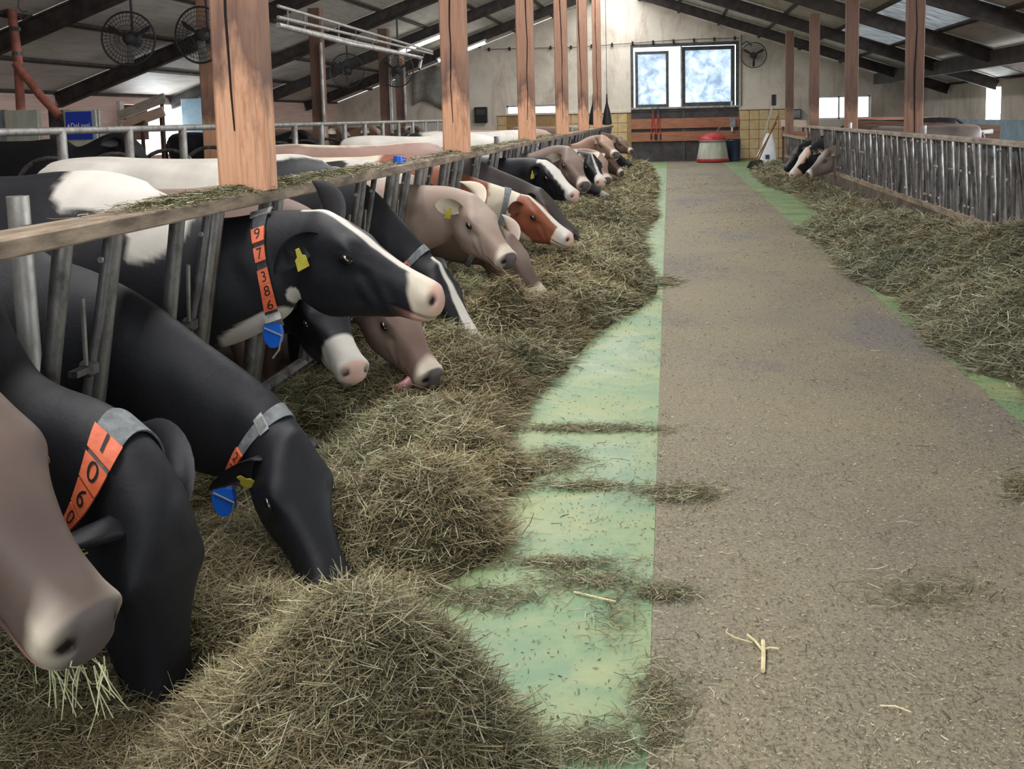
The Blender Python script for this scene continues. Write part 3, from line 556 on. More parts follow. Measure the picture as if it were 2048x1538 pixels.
def long_tool(base, top, label, name, head, hmat, hm='handle'):
    a = np.array(base, float); b = np.array(top, float); e = empty(name, tuple(a)); d = b-a
    G().tube([(0, 0, 0), tuple(d)], .018, 8).build('handle', hm, e, True); head(e, Vector(d), hmat); tag(e, label, 'tool'); return e
def broom_head(e, d, m): G().box(d, (.12, .07, .28), bevel=.02).build('brush', m, e)
def shovel_head(e, d, m):
    u = d.normalized(); s = Vector((1, 0, 0)); g = G(); vs = [tuple(u*.0-s*.13), tuple(u*.0+s*.13), tuple(u*.3+s*.14), tuple(u*.36), tuple(u*.3-s*.14)]; g.prism(vs, (0, -1, 0), .012); g.build('blade', m, e)
long_tool(on_z(1512, 330, .05), on_y(1548, 200, 27.2), 'pale-handled broom with black brush head upward beside the reddish post', 'broom', broom_head, 'black_plastic', 'white')
long_tool(on_z(1503, 336, .03), on_y(1553, 245, 26.8), 'wooden-handled shovel leaning across the white sack', 'shovel', shovel_head, 'bar_dark')
long_tool(on_z(1508, 341, .02), on_y(1556, 232, 26.4), 'wooden-handled fork leaning in front of the white sack', 'fork', shovel_head, 'bar_dark')
sk = empty('feed_sack', on_z(1530, 333, 0)); bm = bmesh.new(); rows = [(0, .30, .10), (.06, .31, .13), (.3, .27, .13), (.6, .19, .10), (.82, .12, .06), (.92, .09, .03)]; rings = []
for z, hw, hd in rows: rings.append([bm.verts.new((.14*z/.92+hw*math.cos(a)*(1 if abs(math.cos(a)) < .99 else .97), .25*z+hd*math.sin(a), z)) for a in np.linspace(0, 2*PI, 16, endpoint=False)])
for i in range(len(rings)-1):
    for j in range(16): bm.faces.new((rings[i][j], rings[i][(j+1) % 16], rings[i+1][(j+1) % 16], rings[i+1][j]))
bm.faces.new(rings[0][::-1]); bm.faces.new(rings[-1]); sm_ = bpy.data.meshes.new('sack_body'); bm.to_mesh(sm_); bm.free(); sm_.materials.append(MAT['sack']); link('sack_body', sm_, sk)
G().box((.06, -.07, .27), (.11, .02, .12), rot=(-.25, 0, 0)).build('printed_mark', 'blue_bin', sk); tag(sk, 'white paper sack slumped against the reddish post', 'sack')
# ---- right side timber partition, pipes
for i, (a, b, Yq, w, lb, mt) in enumerate((((1700, 256), (1870, 262), 18.6, .28, 'brown plank partition low behind the right feed fence', 'plank_dark'), ((1700, 244), (1873, 243), 20.42, .18, 'reddish plank partition above the brown one behind the right feed fence', 'plank'),
        ((1870, 262), (2000, 268), 18.65, .3, 'dark plank partition below the right wall window', 'plank_dark'), ((1562, 268), (1612, 268), 27.5, .14, 'reddish cross plank between the far right posts', 'plank'), ((1562, 246), (1612, 248), 29.5, .2, 'pinkish board between the far right posts', 'plank_pink'))):
    plank(a, b, w, .05, Yq, mt, lb)
tag(G().tube([on_y(px, py, 18.59) for px, py in ((1905, 270), (1945, 266), (1985, 263))], [.02, .028, .045], 10).build('white_pipe', 'white', None, True), 'white plastic pipe lying along the right partition', 'pipe')
tag(G().tube([on_y(px, py, 21.0) for px, py in ((1872, 380), (1872, 246), (1890, 238), (1912, 239), (1930, 248), (1938, 262), (1938, 380))], .03, 8).build('gate_loop', 'black_plastic', None, True), 'dark bent pipe loop behind the right feed fence', 'pipe loop')
q = on_y(1588, 228, WALL_Y-.11); e = empty('cabinet', q); G().box((0, 0, 0), (.42, .2, .3), bevel=.01).build('case', 'dark_board', e); G().box((0, -.105, 0), (.36, .01, .24)).build('door', 'grey_plastic', e); tag(e, 'small grey cabinet between the far right posts', 'cabinet')
# a blue plastic mug-like cap standing on the long rail
q = on_x(797, 330, XL-.02); e = empty('plastic_cup', (XL-.02, q[1], RAIL_Z+.028)); G().lathe([(.028, 0), (.036, .004), (.032, .05), (.029, .052)], n=16).build('cup', 'blue', e, True); G().tube([(.03, 0, .012), (.052, 0, .02), (.05, 0, .038), (.03, 0, .042)], .005, 6).build('handle', 'blue', e); tag(e, 'small blue plastic cup on top of the long feed rail', 'cup')
# ================================================================== COWS
# canonical cow: straight, x forward (0 = front of withers), y left, z up from the spine axis; feet at z = -1.05
ST = np.array([  # x, half width, top, bottom, widest level, roundness, taper (+ = wider on top)
 (-1.640, .010, .200, .160, .18, 2.0, 0), (-1.630, .070, .245, .060, .15, 2.0, 0), (-1.60, .150, .290, -.080, .12, 2.2, 0), (-1.52, .225, .320, -.230, .08, 2.3, .05), (-1.38, .265, .335, -.340, .05, 2.4, .05),
 (-1.22, .275, .338, -.370, .04, 2.5, .0), (-1.00, .300, .325, -.420, -.06, 2.2, -.1), (-.70, .345, .315, -.455, -.08, 2.1, -.12), (-.40, .335, .315, -.450, -.08, 2.1, -.12), (-.20, .290, .330, -.425, -.06, 2.1, -.1),
 (.00, .235, .325, -.395, -.04, 2.1, -.08), (.15, .185, .275, -.375, -.04, 2.1, -.05), (.30, .150, .225, -.325, -.03, 2.1, 0), (.45, .122, .190, -.285, -.02, 2.1, .05), (.58, .108, .170, -.245, -.01, 2.1, .08),
 (.68, .100, .155, -.205, .0, 2.1, .1), (.74, .098, .153, -.190, .01, 2.2, .12), (.79, .101, .162, -.192, .02, 2.3, .15), (.84, .107, .160, -.203, .025, 2.4, .2), (.89, .112, .148, -.208, .03, 2.5, .24),
 (.94, .112, .135, -.200, .03, 2.5, .26), (.99, .102, .120, -.180, .02, 2.5, .24), (1.05, .087, .106, -.152, .01, 2.5, .2), (1.11, .076, .095, -.124, .005, 2.5, .14), (1.17, .073, .088, -.104, .002, 2.5, .08),
 (1.22, .077, .085, -.094, .003, 2.4, .05), (1.26, .080, .080, -.086, .002, 2.3, .08), (1.285, .075, .070, -.074, .0, 2.2, .10), (1.303, .062, .054, -.058, .0, 2.1, .10), (1.315, .042, .034, -.038, .0, 2.0, .05), (1.322, .020, .016, -.018, .0, 2.0, 0), (1.324, .006, .005, -.005, .0, 2.0, 0)])
def hermite(xs, X, Yv):
    m = np.zeros_like(Yv); d = np.diff(Yv)/np.diff(X); m[1:-1] = (d[:-1]+d[1:])/2; m[0] = d[0]; m[-1] = d[-1]
    bad = np.where(d[:-1]*d[1:] <= 0)[0]+1; m[bad] *= .3
    i = np.clip(np.searchsorted(X, xs)-1, 0, len(X)-2); h = X[i+1]-X[i]; t = (xs-X[i])/h
    return (2*t**3-3*t**2+1)*Yv[i]+(t**3-2*t**2+t)*h*m[i]+(-2*t**3+3*t**2)*Yv[i+1]+(t**3-t**2)*h*m[i+1]
def gauss(P, c, r): return np.exp(-(((P[:, 0]-c[0])/r[0])**2+((P[:, 1]-c[1])/r[1])**2+((P[:, 2]-c[2])/r[2])**2))
def cow_loft(nr, dtrunk, dneck, dhead):
    xs = np.concatenate([np.array([-1.64, -1.636, -1.628, -1.61, -1.59]), np.arange(-1.57, 0, dtrunk), np.arange(0, .7, dneck), np.arange(.7, 1.295, dhead), np.array([1.295, 1.302, 1.308, 1.313, 1.317, 1.320, 1.322, 1.324])])
    c = [hermite(xs, ST[:, 0], ST[:, k]) for k in range(1, 7)]
    th = np.linspace(0, 2*PI, nr, endpoint=False); ct, sn = np.cos(th), np.sin(th)
    V = np.zeros((len(xs), nr, 3))
    for i, x in enumerate(xs):
        w, zt, zb, zm, n, k = [q[i] for q in c]; e = 2/n; zm = min(max(zm, zb+.2*(zt-zb)), zt-.2*(zt-zb))
        yy = w*np.sign(ct)*np.abs(ct)**e; sv = np.sign(sn)*np.abs(sn)**e
        zz = np.where(sn > 0, zm+(zt-zm)*sv, zm+(zm-zb)*sv); yy = yy*(1+k*sv)
        V[i, :, 0] = x; V[i, :, 1] = yy; V[i, :, 2] = zz
    P = V.reshape(-1, 3)
    cen = np.repeat(np.stack([xs, 0*xs, c[3]], 1), nr, 0); N = P-cen; N[:, 0] = 0; N /= np.linalg.norm(N, axis=1)[:, None]+1e-9
    D = np.zeros(len(P)); A = np.abs(P[:, 1]); Q = P.copy(); Q[:, 1] = A
    D += .012*gauss(Q, (.925, .10, .105), (.045, .04, .03))          # brow
    D += .010*gauss(Q, (.945, .11, .055), (.03, .04, .028))         # eye bulge
    D -= .010*gauss(Q, (1.01, .10, .03), (.035, .05, .03))          # hollow before the eye
    D += .010*gauss(Q, (.875, .10, -.06), (.06, .05, .06))          # cheek
    D -= .007*gauss(Q, (1.03, .08, -.09), (.05, .05, .03))
    D += .012*gauss(Q, (.77, .0, .16), (.04, .05, .04))             # poll
    D -= .014*gauss(Q, (.86, .0, .15), (.04, .03, .04))*.4
    D += .010*gauss(Q, (1.272, .07, .035), (.028, .03, .034))         # nostril wing
    D -= .040*gauss(Q, (1.292, .056, .030), (.012, .016, .021))     # nostril
    D += .004*np.sin(P[:, 0]*70+P[:, 2]*60)*gauss(Q, (1.08, .08, -.04), (.08, .05, .05))   # cheek wrinkles
    D += .003*np.sin(P[:, 2]*150+P[:, 0]*20)*gauss(Q, (.96, .11, .10), (.05, .05, .03))
    mz = -.040-.10*(np.clip(1.30-P[:, 0], 0, .3))**1.3                 # mouth line
    inm = 1/(1+np.exp(-(P[:, 0]-1.165)/.008))
    D -= .011*np.exp(-((P[:, 2]-mz)/.0065)**2)*inm
    D -= .010*np.clip((mz-P[:, 2])/.05, 0, 1)*inm                    # slimmer lower jaw
    D += .020*gauss(Q, (-1.20, .24, .28), (.09, .07, .07)) + .018*gauss(Q, (-1.58, .10, .22), (.05, .05, .06))   # hooks and pins
    D -= .030*gauss(Q, (-1.05, .28, .18), (.13, .1, .10))           # flank hollow
    D += .018*np.exp(-(A/.035)**2)*(P[:, 2] > .2)*(P[:, 0] < 0.1)   # backbone ridge
    D += .012*gauss(Q, (-.12, .26, .05), (.14, .1, .22))            # shoulder blade
    D += .004*np.sin(P[:, 0]*55)*np.exp(-((P[:, 0]+.6)/.25)**2)*np.exp(-((P[:, 2]+.05)/.2)**2)   # ribs
    D += .006*np.sin(P[:, 0]*38+P[:, 2]*9)*np.exp(-((P[:, 0]-.5)/.18)**2)*np.exp(-((P[:, 2]+.02)/.12)**2)   # neck folds
    P = P+N*D[:, None]
    nx = len(xs); I = np.arange(nx*nr).reshape(nx, nr)
    a, b = I[:-1, :], I[1:, :]; q = np.stack([a, b, np.roll(b, -1, 1), np.roll(a, -1, 1)], -1).reshape(-1, 4)
    faces = [tuple(int(j) for j in f) for f in q]+[tuple(int(j) for j in I[0, :]), tuple(int(j) for j in I[-1, ::-1])]
    return P, faces
def leg_geo(pts, n):
    g = G(); g.tube([p[:3] for p in pts], [p[3] for p in pts], n); return g
def limb(kind, s, n):
    y = .17*s
    if kind == 'fore': return leg_geo([(-.10, y*.9, -.10, .08), (-.10, y, -.34, .085), (-.06, y, -.5, .066), (-.02, y, -.66, .056), (-.03, y, -.74, .046), (-.03, y, -.90, .034), (-.02, y, -.95, .042), (.0, y, -1.0, .045), (.02, y, -1.05, .058)], n)
    return leg_geo([(-1.36, y*.7, -.05, .13), (-1.27, y, -.30, .135), (-1.25, y, -.45, .105), (-1.40, y, -.60, .06), (-1.47, y, -.68, .052), (-1.46, y, -.80, .036), (-1.44, y, -.93, .04), (-1.42, y, -1.0, .045), (-1.40, y, -1.05, .058)], n)
def canonical(nr, dt, dn, dh, nl):
    P, faces = cow_loft(nr, dt, dn, dh); me = bpy.data.meshes.new('cow_base'); me.from_pydata(P.tolist(), [], faces); o = link('cow_base', me)
    bm = bmesh.new(); bm.from_mesh(me); bmesh.ops.recalc_face_normals(bm, faces=bm.faces); bm.to_mesh(me); bm.free()
    tmp = []
    for kind in ('fore', 'hind'):
        for s in (-1, 1):
            c = limb(kind, s, nl).build('limb', 'kerb'); tmp.append(c); md = o.modifiers.new('join', 'BOOLEAN'); md.operation = 'UNION'; md.object = c; md.solver = 'EXACT'
    c = leg_geo([(-1.60, 0, .22, .03), (-1.66, 0, .20, .028), (-1.70, 0, .05, .022), (-1.70, 0, -.3, .016), (-1.69, 0, -.55, .018), (-1.69, 0, -.65, .035), (-1.69, 0, -.8, .008)], nl).build('limb', 'kerb'); tmp.append(c)
    md = o.modifiers.new('join', 'BOOLEAN'); md.operation = 'UNION'; md.object = c; md.solver = 'EXACT'
    dg = bpy.context.evaluated_depsgraph_get(); ev = o.evaluated_get(dg); m2 = ev.to_mesh()
    V = np.empty(len(m2.vertices)*3); m2.vertices.foreach_get('co', V); V = V.reshape(-1, 3); F = [tuple(p.vertices) for p in m2.polygons]; ev.to_mesh_clear()
    for t_ in tmp+[o]: bpy.data.objects.remove(t_)
    return V, F
EYE_Y = None
CANON = {'H': canonical(104, .022, .016, .0056, 14), 'M': canonical(64, .035, .025, .011, 10), 'L': canonical(36, .06, .05, .022, 8)}
VH = CANON['H'][0]; EYE_Y = float(VH[(np.abs(VH[:, 0]-.947) < .01) & (np.abs(VH[:, 2]-.060) < .012)][:, 1].max())
def ear_geo(side, droop, back, n=10, m=9, length=.245, width=.068):
    """cupped leaf-shaped ear in canonical head coordinates; returns verts, faces, and t (0 root..1 tip), inner flag"""
    vs = []; tt = []; inn = []; fs = []
    for layer in (0, 1):
        for i in range(n+1):
            t = i/n; w = width*(math.sin(PI*min(1, t*.93+.07))**.7)*(1-.25*t) if t > 0 else .022
            w = max(w, .004)
            for j in range(m+1):
                u = -1+2*j/m; cup = .042*(u*u-1)*(1-.6*t)*(1 if t > .05 else .5)
                p = Vector((cup+(.006 if layer else -.004)*(1-abs(u))*(1-t*.7), t*length, u*w)); vs.append(p); tt.append(t); inn.append(layer)
    s = (n+1)*(m+1)
    for layer in (0, 1):
        for i in range(n):
            for j in range(m): a = layer*s+i*(m+1)+j; fs.append((a, a+1, a+m+2, a+m+1))
    for i in range(n):
        for j in (0, m): a = i*(m+1)+j; fs.append((a, a+m+1, a+m+1+s, a+s))
    for j in range(m): a = n*(m+1)+j; fs.append((a, a+1, a+1+s, a+s))
    R = Euler((-droop, 0, 0)).to_matrix(); R2 = Euler((0, 0, back)).to_matrix()
    out = []
    for p in vs:
        q = R2 @ (R @ p); out.append((.815+q.x, side*(.092+q.y), .085+q.z))
    return np.array(out), fs, np.array(tt), np.array(inn)
def sstep(a, b, x): t = np.clip((x-a)/(b-a), 0, 1); return t*t*(3-2*t)
GX = np.linspace(-.02, 1.5, 800)
def spine(np_, ny, hp, hy, hr, k=1.0, sag=0.0):
    p = np_*sstep(.02, .40, GX)+(hp-np_)*sstep(.56, .85, GX)-sag*sstep(.0, .2, GX)*(1-sstep(.22, .6, GX)); y = ny*sstep(.0, .38, GX)+(hy-ny)*sstep(.52, .85, GX); r = hr*sstep(.3, .85, GX)
    d = np.stack([np.cos(p)*np.cos(y), np.cos(p)*np.sin(y), np.sin(p)], 1)
    C = np.zeros((len(GX), 3)); dx = GX[1]-GX[0]; ds = dx*(1+(k-1)*sstep(.0, .15, GX)*(1-sstep(.56, .72, GX))); C[1:] = np.cumsum((d[1:]+d[:-1])/2*ds[1:, None], 0); C[:, 0] += GX[0]
    return C, p, y, r
def pose(P, sp):
    C, p, y, r = sp; x = P[:, 0]; out = P.copy()
    wgt = np.where((P[:, 2] < -.42), 0.0, 1.0) if True else 1
    mv = (x > -.02) & ~((P[:, 2] < -.43) & (x < .12)); X = x[mv]
    c = np.stack([np.interp(X, GX, C[:, k]) for k in range(3)], 1); pp, yy, rr = [np.interp(X, GX, a) for a in (p, y, r)]
    f = np.stack([np.cos(pp)*np.cos(yy), np.cos(pp)*np.sin(yy), np.sin(pp)], 1); l = np.stack([-np.sin(yy), np.cos(yy), 0*yy], 1); u = np.cross(f, l)
    cr, sr = np.cos(rr)[:, None], np.sin(rr)[:, None]; l2 = cr*l+sr*u; u2 = cr*u-sr*l
    out[mv] = c+P[mv, 1:2]*l2+P[mv, 2:3]*u2; return out
POLL = np.array([[.80, 0, .16]]); NOSE = np.array([[1.315, 0, .055]])
def hide_material():
    t = NT('cow_hide'); a = t.n('ShaderNodeAttribute'); a.attribute_name = 'coat'
    v = t.coord((1, 1, 1)); n = t.noise(v, 55, 5, 0.7); n2 = t.noise(v, 6, 5, .6)
    col = t.mix(0.22, a.outputs[0], t.ramp(n2, [(0.3, (.55, .52, .5, 1)), (0.7, (1, 1, 1, 1))]), 'MULTIPLY')
    h = t.noise(t.coord((1, 1, 1)), 22, 8, 0.72, 0.6); t.bump(h, 0.22, 0.012); t.fin(col, 0.5, 0, 0.28)
    t.b.inputs['Sheen Weight'].default_value = 0.0; t.b.inputs['Sheen Roughness'].default_value = .4; return t.m
MAT['hide'] = hide_material()
MAT['eye'] = NT('cow_eye').fin(srgb(18, 14, 14), 0.06, 0, 0.8)
MAT['strap'] = mottled('grey_webbing', srgb(92, 96, 100), srgb(124, 128, 130), 30, 0.7, 0, .2, 200)
MAT['strap_dark'] = mottled('dark_webbing', srgb(52, 54, 60), srgb(78, 80, 86), 30, 0.7, 0, .2, 200)
MAT['orange'] = mottled('orange_number_block', srgb(214, 98, 62), srgb(232, 122, 86), 20, 0.5)
MAT['digit'] = NT('black_digit').fin(srgb(26, 18, 16), 0.6)
MAT['yellow'] = mottled('yellow_ear_tag', srgb(196, 184, 62), srgb(222, 212, 98), 20, 0.45)
MAT['tongue'] = NT('cow_tongue').fin(srgb(196, 140, 146), 0.3)
def noise3(P, sc, seed):
    r = np.random.default_rng(seed); out = np.zeros(len(P))
    for k in range(7): d = r.normal(size=3)*sc; out += np.sin(P@d+r.uniform(0, 6.28))
    return out/4.0
BLACK = np.array(srgb(30, 31, 36)[:3]); WHITE = np.array(srgb(204, 198, 190)[:3]); PINK = np.array(srgb(214, 170, 156)[:3]); GREYN = np.array(srgb(84, 76, 76)[:3])
BROWN = np.array(srgb(126, 104, 92)[:3]); DBROWN = np.array(srgb(84, 66, 56)[:3]); LBROWN = np.array(srgb(172, 154, 142)[:3]); RED = np.array(srgb(136, 80, 58)[:3]); CREAM = np.array(srgb(212, 200, 182)[:3]); DGREY = np.array(srgb(66, 60, 58)[:3])
def lerp(a, b, t): return a*(1-t[:, None])+b*t[:, None]
def blob_mask(P, blobs, seed, sharp=.085, rough=.12, sc=14):
    m = np.full(len(P), -9.0)
    for c, r in blobs: m = np.maximum(m, 1-np.sqrt((((P-np.array(c))/np.array(r))**2).sum(1)))
    m += rough*noise3(P, sc, seed)*.35+rough*.35*noise3(P, sc*4, seed+1); return np.clip(m/sharp+.5, 0, 1)
def coat(P, spec, seed):
    base = np.array(spec['base']); col = np.tile(base, (len(P), 1)); Q = P.copy(); Q[:, 1] = np.abs(Q[:, 1])
    swiss = spec.get('swiss', 0)
    if swiss:
        lt = np.array(spec['light']); col = lerp(col, lt, np.clip(gauss(Q, (.98, .10, -.02), (.12, .09, .09))*.55*swiss+gauss(Q, (.9, 0, .15), (.12, .12, .06))*.35*swiss, 0, 1))
        col = lerp(col, base*.62, np.clip(gauss(Q, (1.08, 0, .09), (.1, .06, .03))*.55, 0, 1)); col = lerp(col, base*.7, np.clip(gauss(Q, (.45, .1, 0), (.2, .2, .15))*.3, 0, 1))
        col = lerp(col, lt, np.clip((P[:, 2]-.30)/.03, 0, 1)*(P[:, 0] < 0)*.45)
    if spec.get('white'): col = lerp(col, np.array(spec.get('wcol', WHITE)), blob_mask(P, spec['white'], seed))
    if spec.get('dark'): col = lerp(col, np.array(spec.get('dcol', BLACK)), blob_mask(P, spec['dark'], seed+9))
    bw = spec.get('blaze')
    if bw:      # stripe down the face: half width along x
        hw = np.interp(P[:, 0], [.74, .80, .95, 1.10, 1.20, 1.30], bw); s = np.interp(P[:, 0], [.7, .85, 1.3], [.11, .06, .02])
        d = (hw-np.abs(P[:, 1]-spec.get('boff', 0)*(P[:, 0] > .7)))/.012+noise3(P, 60, seed+3)*.35; m = np.clip(d, 0, 1)*(P[:, 2] > s)*(P[:, 0] > .72); col = lerp(col, WHITE, m)
    tr_ = (P[:, 0] < .5); col = col*(1-np.clip(.10*noise3(P, 9, seed+70)+.07*noise3(P, 33, seed+71), -.1, .3)*tr_)[:, None]
    mz = spec.get('muzzle', 'dark'); x = P[:, 0]
    soft = .045 if mz == 'swiss' else .022; ring = np.clip((x-(1.205 if mz == 'swiss' else 1.19)-.55*np.clip(.03-P[:, 2], -.06, .07)+.010*noise3(P, 40, seed+5))/soft, 0, 1)
    if mz == 'swiss': ring = ring*np.clip(1.25-np.clip(P[:, 2]-.02, 0, 1)/.05*spec.get('topdark', .35), 0, 1)
    nosepad = np.clip((x-1.262+.5*np.clip(-.012-P[:, 2], 0, .1)-.0*P[:, 2])/.012, 0, 1)*np.clip((P[:, 2]+.030)/.01, 0, 1)*np.clip(1.25-np.abs(P[:, 1])/.075, 0, 1)
    if mz == 'swiss': col = lerp(col, CREAM, ring); col = lerp(col, GREYN, np.clip(nosepad*1.5, 0, 1))
    elif mz == 'pink': col = lerp(col, CREAM, ring*.9); col = lerp(col, PINK, np.clip(nosepad*1.4, 0, 1)*.9+0)
    elif mz == 'white': col = lerp(col, WHITE, ring); col = lerp(col, PINK, np.clip(nosepad*1.3, 0, 1)*.8)
    else: col = lerp(col, np.array(srgb(46, 44, 46)[:3]), np.clip(nosepad, 0, 1)*.8)
    lipm = np.exp(-((P[:, 2]-(-.040-.10*(np.clip(1.30-x, 0, .3))**1.3))/.005)**2)*(x > 1.17); col = lerp(col, np.array(srgb(70, 44, 44)[:3]) if mz != 'dark' else BLACK*.5, lipm*.85)
    if mz in ('swiss', 'pink'): col = lerp(col, np.array(srgb(226, 160, 142)[:3]), np.clip(gauss(Q, (1.26, .06, -.066), (.05, .04, .018))*.9, 0, 1))
    nos = gauss(Q, (1.291, .055, .028), (.013, .02, .018)); col = lerp(col, np.array(srgb(26, 18, 18)[:3]), np.clip(nos*1.6, 0, 1))
    eye = gauss(Q, (.947, .12, .060), (.036, .06, .023)); col = lerp(col, base*.35, np.clip(eye*1.2, 0, 1)*.8)
    return col
COWS = []
def make_cow(spec):
    lod = spec.get('lod', 'M'); V, F = CANON[lod]; V = V.copy(); seed = spec['seed']
    head = spec.get('dir', 1)          # +1 faces +X, -1 faces -X
    Pw = np.array(on_y(*spec['poll'])); Nw = np.array(on_y(*spec['nose'])); d = Nw-Pw; ln = np.linalg.norm(d)
    sc = float(np.clip(ln/.525, .93, 1.08)) if 'scale' not in spec else spec['scale']
    dl = d.copy()
    if head < 0: dl[0] *= -1; dl[1] *= -1
    el = math.asin(dl[2]/ln); hy = math.atan2(dl[1], dl[0]); hp = el+math.atan2(.105, .515)*1.0; hr = spec.get('roll', 0)
    hy = spec.get('hy', hy); hp = spec.get('hp', hp)
    if abs(hy) > 1.3: hy = 1.3*np.sign(hy)
    mid = (Pw+Nw)/2; axis_h = 1.05*sc+spec.get('floor', -.18); Yt = spec['trunk']
    ny = 0.0; npch = -.5
    for it in range(46):
        if it == 0: ks = 1.0
        lo, hi = -1.35, .6
        for _ in range(22):
            m_ = (lo+hi)/2; sp = spine(m_, ny, hp, hy, hr, ks, spec.get('sag', 0.0)); q = (pose(POLL, sp)[0]+pose(NOSE, sp)[0])/2*sc
            if q[2]+axis_h > mid[2]: hi = m_
            else: lo = m_
        npch = (lo+hi)/2; sp = spine(npch, ny, hp, hy, hr, ks, spec.get('sag', 0.0)); q = (pose(POLL, sp)[0]+pose(NOSE, sp)[0])/2*sc
        err = (mid[1]-head*q[1])-Yt           # trunk y minus wanted
        back = head*(mid[0]-head*q[0])-(-2.24 if head > 0 else -(XR+.55))   # how far the withers stand in front of their place behind the fence
        if spec['lod'] == 'L': back = 0
        if abs(err) < .006 and (back < .01 or ks > 2.0): break
        if back > .01: ks = min(2.05, ks+max(.02, back*.55))
        ny = float(np.clip(ny+head*err*.9, -1.0, 1.0))
    root = np.array([mid[0]-head*q[0], mid[1]-head*q[1], axis_h])
    ears = []; parts = [V]; faces = list(F); cols = [coat(V, spec, seed)]; nv = len(V)
    for s in (-1, 1):
        dr, bk = spec.get('ear', (.25, max(.15, .8+.7*hy) if head > 0 else .6)) if s < 0 else spec.get('ear2', spec.get('ear', (.25, .7)))
        ev, ef, et, ei = ear_geo(s, dr, bk, length=spec.get('ear_len', .245)); parts.append(ev); faces += [tuple(i+nv for i in f) for f in ef]; nv += len(ev)
        ec = np.tile(np.array(spec.get('earcol', spec['base'])), (len(ev), 1)); inner = np.array(spec.get('earin', np.array(spec['base'])*.8+.01)); ec = lerp(ec, inner, ei*np.clip(1-np.abs(et-.45)/.45, 0, 1)); cols.append(ec); ears.append((s, dr, bk))
    P = pose(np.concatenate(parts), sp)*sc; P[:, :2] *= head; Cc = np.concatenate(cols)
    me = bpy.data.meshes.new('cow'); me.from_pydata(P.tolist(), [], faces); at_ = me.attributes.new('coat', 'FLOAT_COLOR', 'POINT')
    at_.data.foreach_set('color', np.concatenate([np.clip(Cc, 0, 1), np.ones((len(Cc), 1))], 1).astype(np.float32).ravel()); me.materials.append(MAT['hide'])
    me.polygons.foreach_set('use_smooth', [True]*len(me.polygons)); me.update()
    o = link(spec.get('name', 'cow'), me, None, tuple(root)); tag(o, spec['label'], 'cow', spec.get('group'))
    T = lambda pts: (lambda z: np.concatenate([z[:, :2]*head, z[:, 2:]], 1))(pose(np.array(pts, float), sp)*sc)
    if lod != 'L':
        for s in (-1, 1):       # eyes
            c0 = np.array([.947, s*(EYE_Y-.0085), .060]); n = 10; vs = []
            for i in range(n+1):
                for j in range(n): a = PI*i/n; b = 2*PI*j/n; vs.append(c0+.025*np.array([math.cos(a)*1.2, math.sin(a)*math.cos(b)*.75, math.sin(a)*math.sin(b)*.72]))
            g = G().add(T(vs).tolist(), [(i*n+j, i*n+(j+1) % n, (i+1)*n+(j+1) % n, (i+1)*n+j) for i in range(n) for j in range(n)]); g.build('eye', 'eye', o, True)
    for s in spec.get('tags', ()):      # ear tags hanging under the ear
        dr, bk = [e[1:] for e in ears if e[0] == s][0]; R = Euler((-dr, 0, 0)).to_matrix(); R2 = Euler((0, 0, bk)).to_matrix()
        def E(p): q = R2 @ (R @ Vector(p)); return (.815+q.x, s*(.092+q.y), .085+q.z)
        x0 = .018; out = [(-.008, .012), (.008, .012), (.012, -.02), (.024, -.028), (.026, -.075), (-.026, -.075), (-.024, -.028), (-.012, -.02)]
        tg_ = [E((x0+dx, .10+a, b)) for dx in (0, .004) for a, b in out]; n = len(out)
        g = G().add(T(tg_).tolist(), [tuple(range(n)), tuple(range(2*n-1, n-1, -1))]+[(i, (i+1) % n, (i+1) % n+n, i+n) for i in range(n)]); t_ = g.build('ear_tag', 'yellow', o); t_['label'] = 'yellow ear tag'
    cs = spec.get('collar')
    if cs:
        x0, w, mt, blocks = cs['x'], .022, cs.get('mat', 'strap'), cs.get('blocks', ())
        st = [hermite(np.array([x0]), ST[:, 0], ST[:, k])[0] for k in range(1, 7)]; gr = cs.get('grow', 0); ww, zt, zb, zm = st[0]+.007+gr, st[1]+.006, st[2]-.012, st[3]
        slant = cs.get('slant', .0)
        def ringpt(th, off=0, dx=0): c_, s_ = math.cos(th), math.sin(th); z = zm+((zt-zm) if s_ > 0 else (zm-zb))*s_; rr = 1+off/.12; return (x0+dx+slant*(z-zt), (ww*rr)*c_, zm+(z-zm)*rr)
        n = 48; vs = []
        for i in range(n):
            th = 2*PI*i/n
            for dx, off in ((-w, 0), (w, 0), (w, .004), (-w, .004)): vs.append(ringpt(th, off, dx))
        col_ = G().add(T(vs).tolist(), [(i*4+j, i*4+(j+1) % 4, ((i+1) % n)*4+(j+1) % 4, ((i+1) % n)*4+j) for i in range(n) for j in range(4)]).build('collar', mt, o)
        side = -1 if head > 0 else -1
        def patch(th0, th1, dx0, dx1, o0, o1, nm, mt_, digit=None):
            vs = []; k = 3
            for a in np.linspace(th0, th1, k+1):
                for dx, off in ((dx0, o0), (dx1, o0), (dx1, o1), (dx0, o1)): vs.append(ringpt(a, off, dx))
            g = G().add(T(vs).tolist(), [(i*4+j, i*4+(j+1) % 4, (i+1)*4+(j+1) % 4, (i+1)*4+j) for i in range(k) for j in range(4)]+[(0, 1, 2, 3), (k*4+3, k*4+2, k*4+1, k*4)])
            mats = [mt_]
            if digit:
                tv, tf = text_geo(digit, .052, 1); pts = []
                for v in tv: pts.append(ringpt(th0+(th1-th0)*(.5-v.y/(abs(dx1-dx0)*1.02)), o1+.0015, v.x*1.0))
                g.add(T(pts).tolist(), tf, 1); mats.append('digit')
            return g.build(nm, mats, col_)
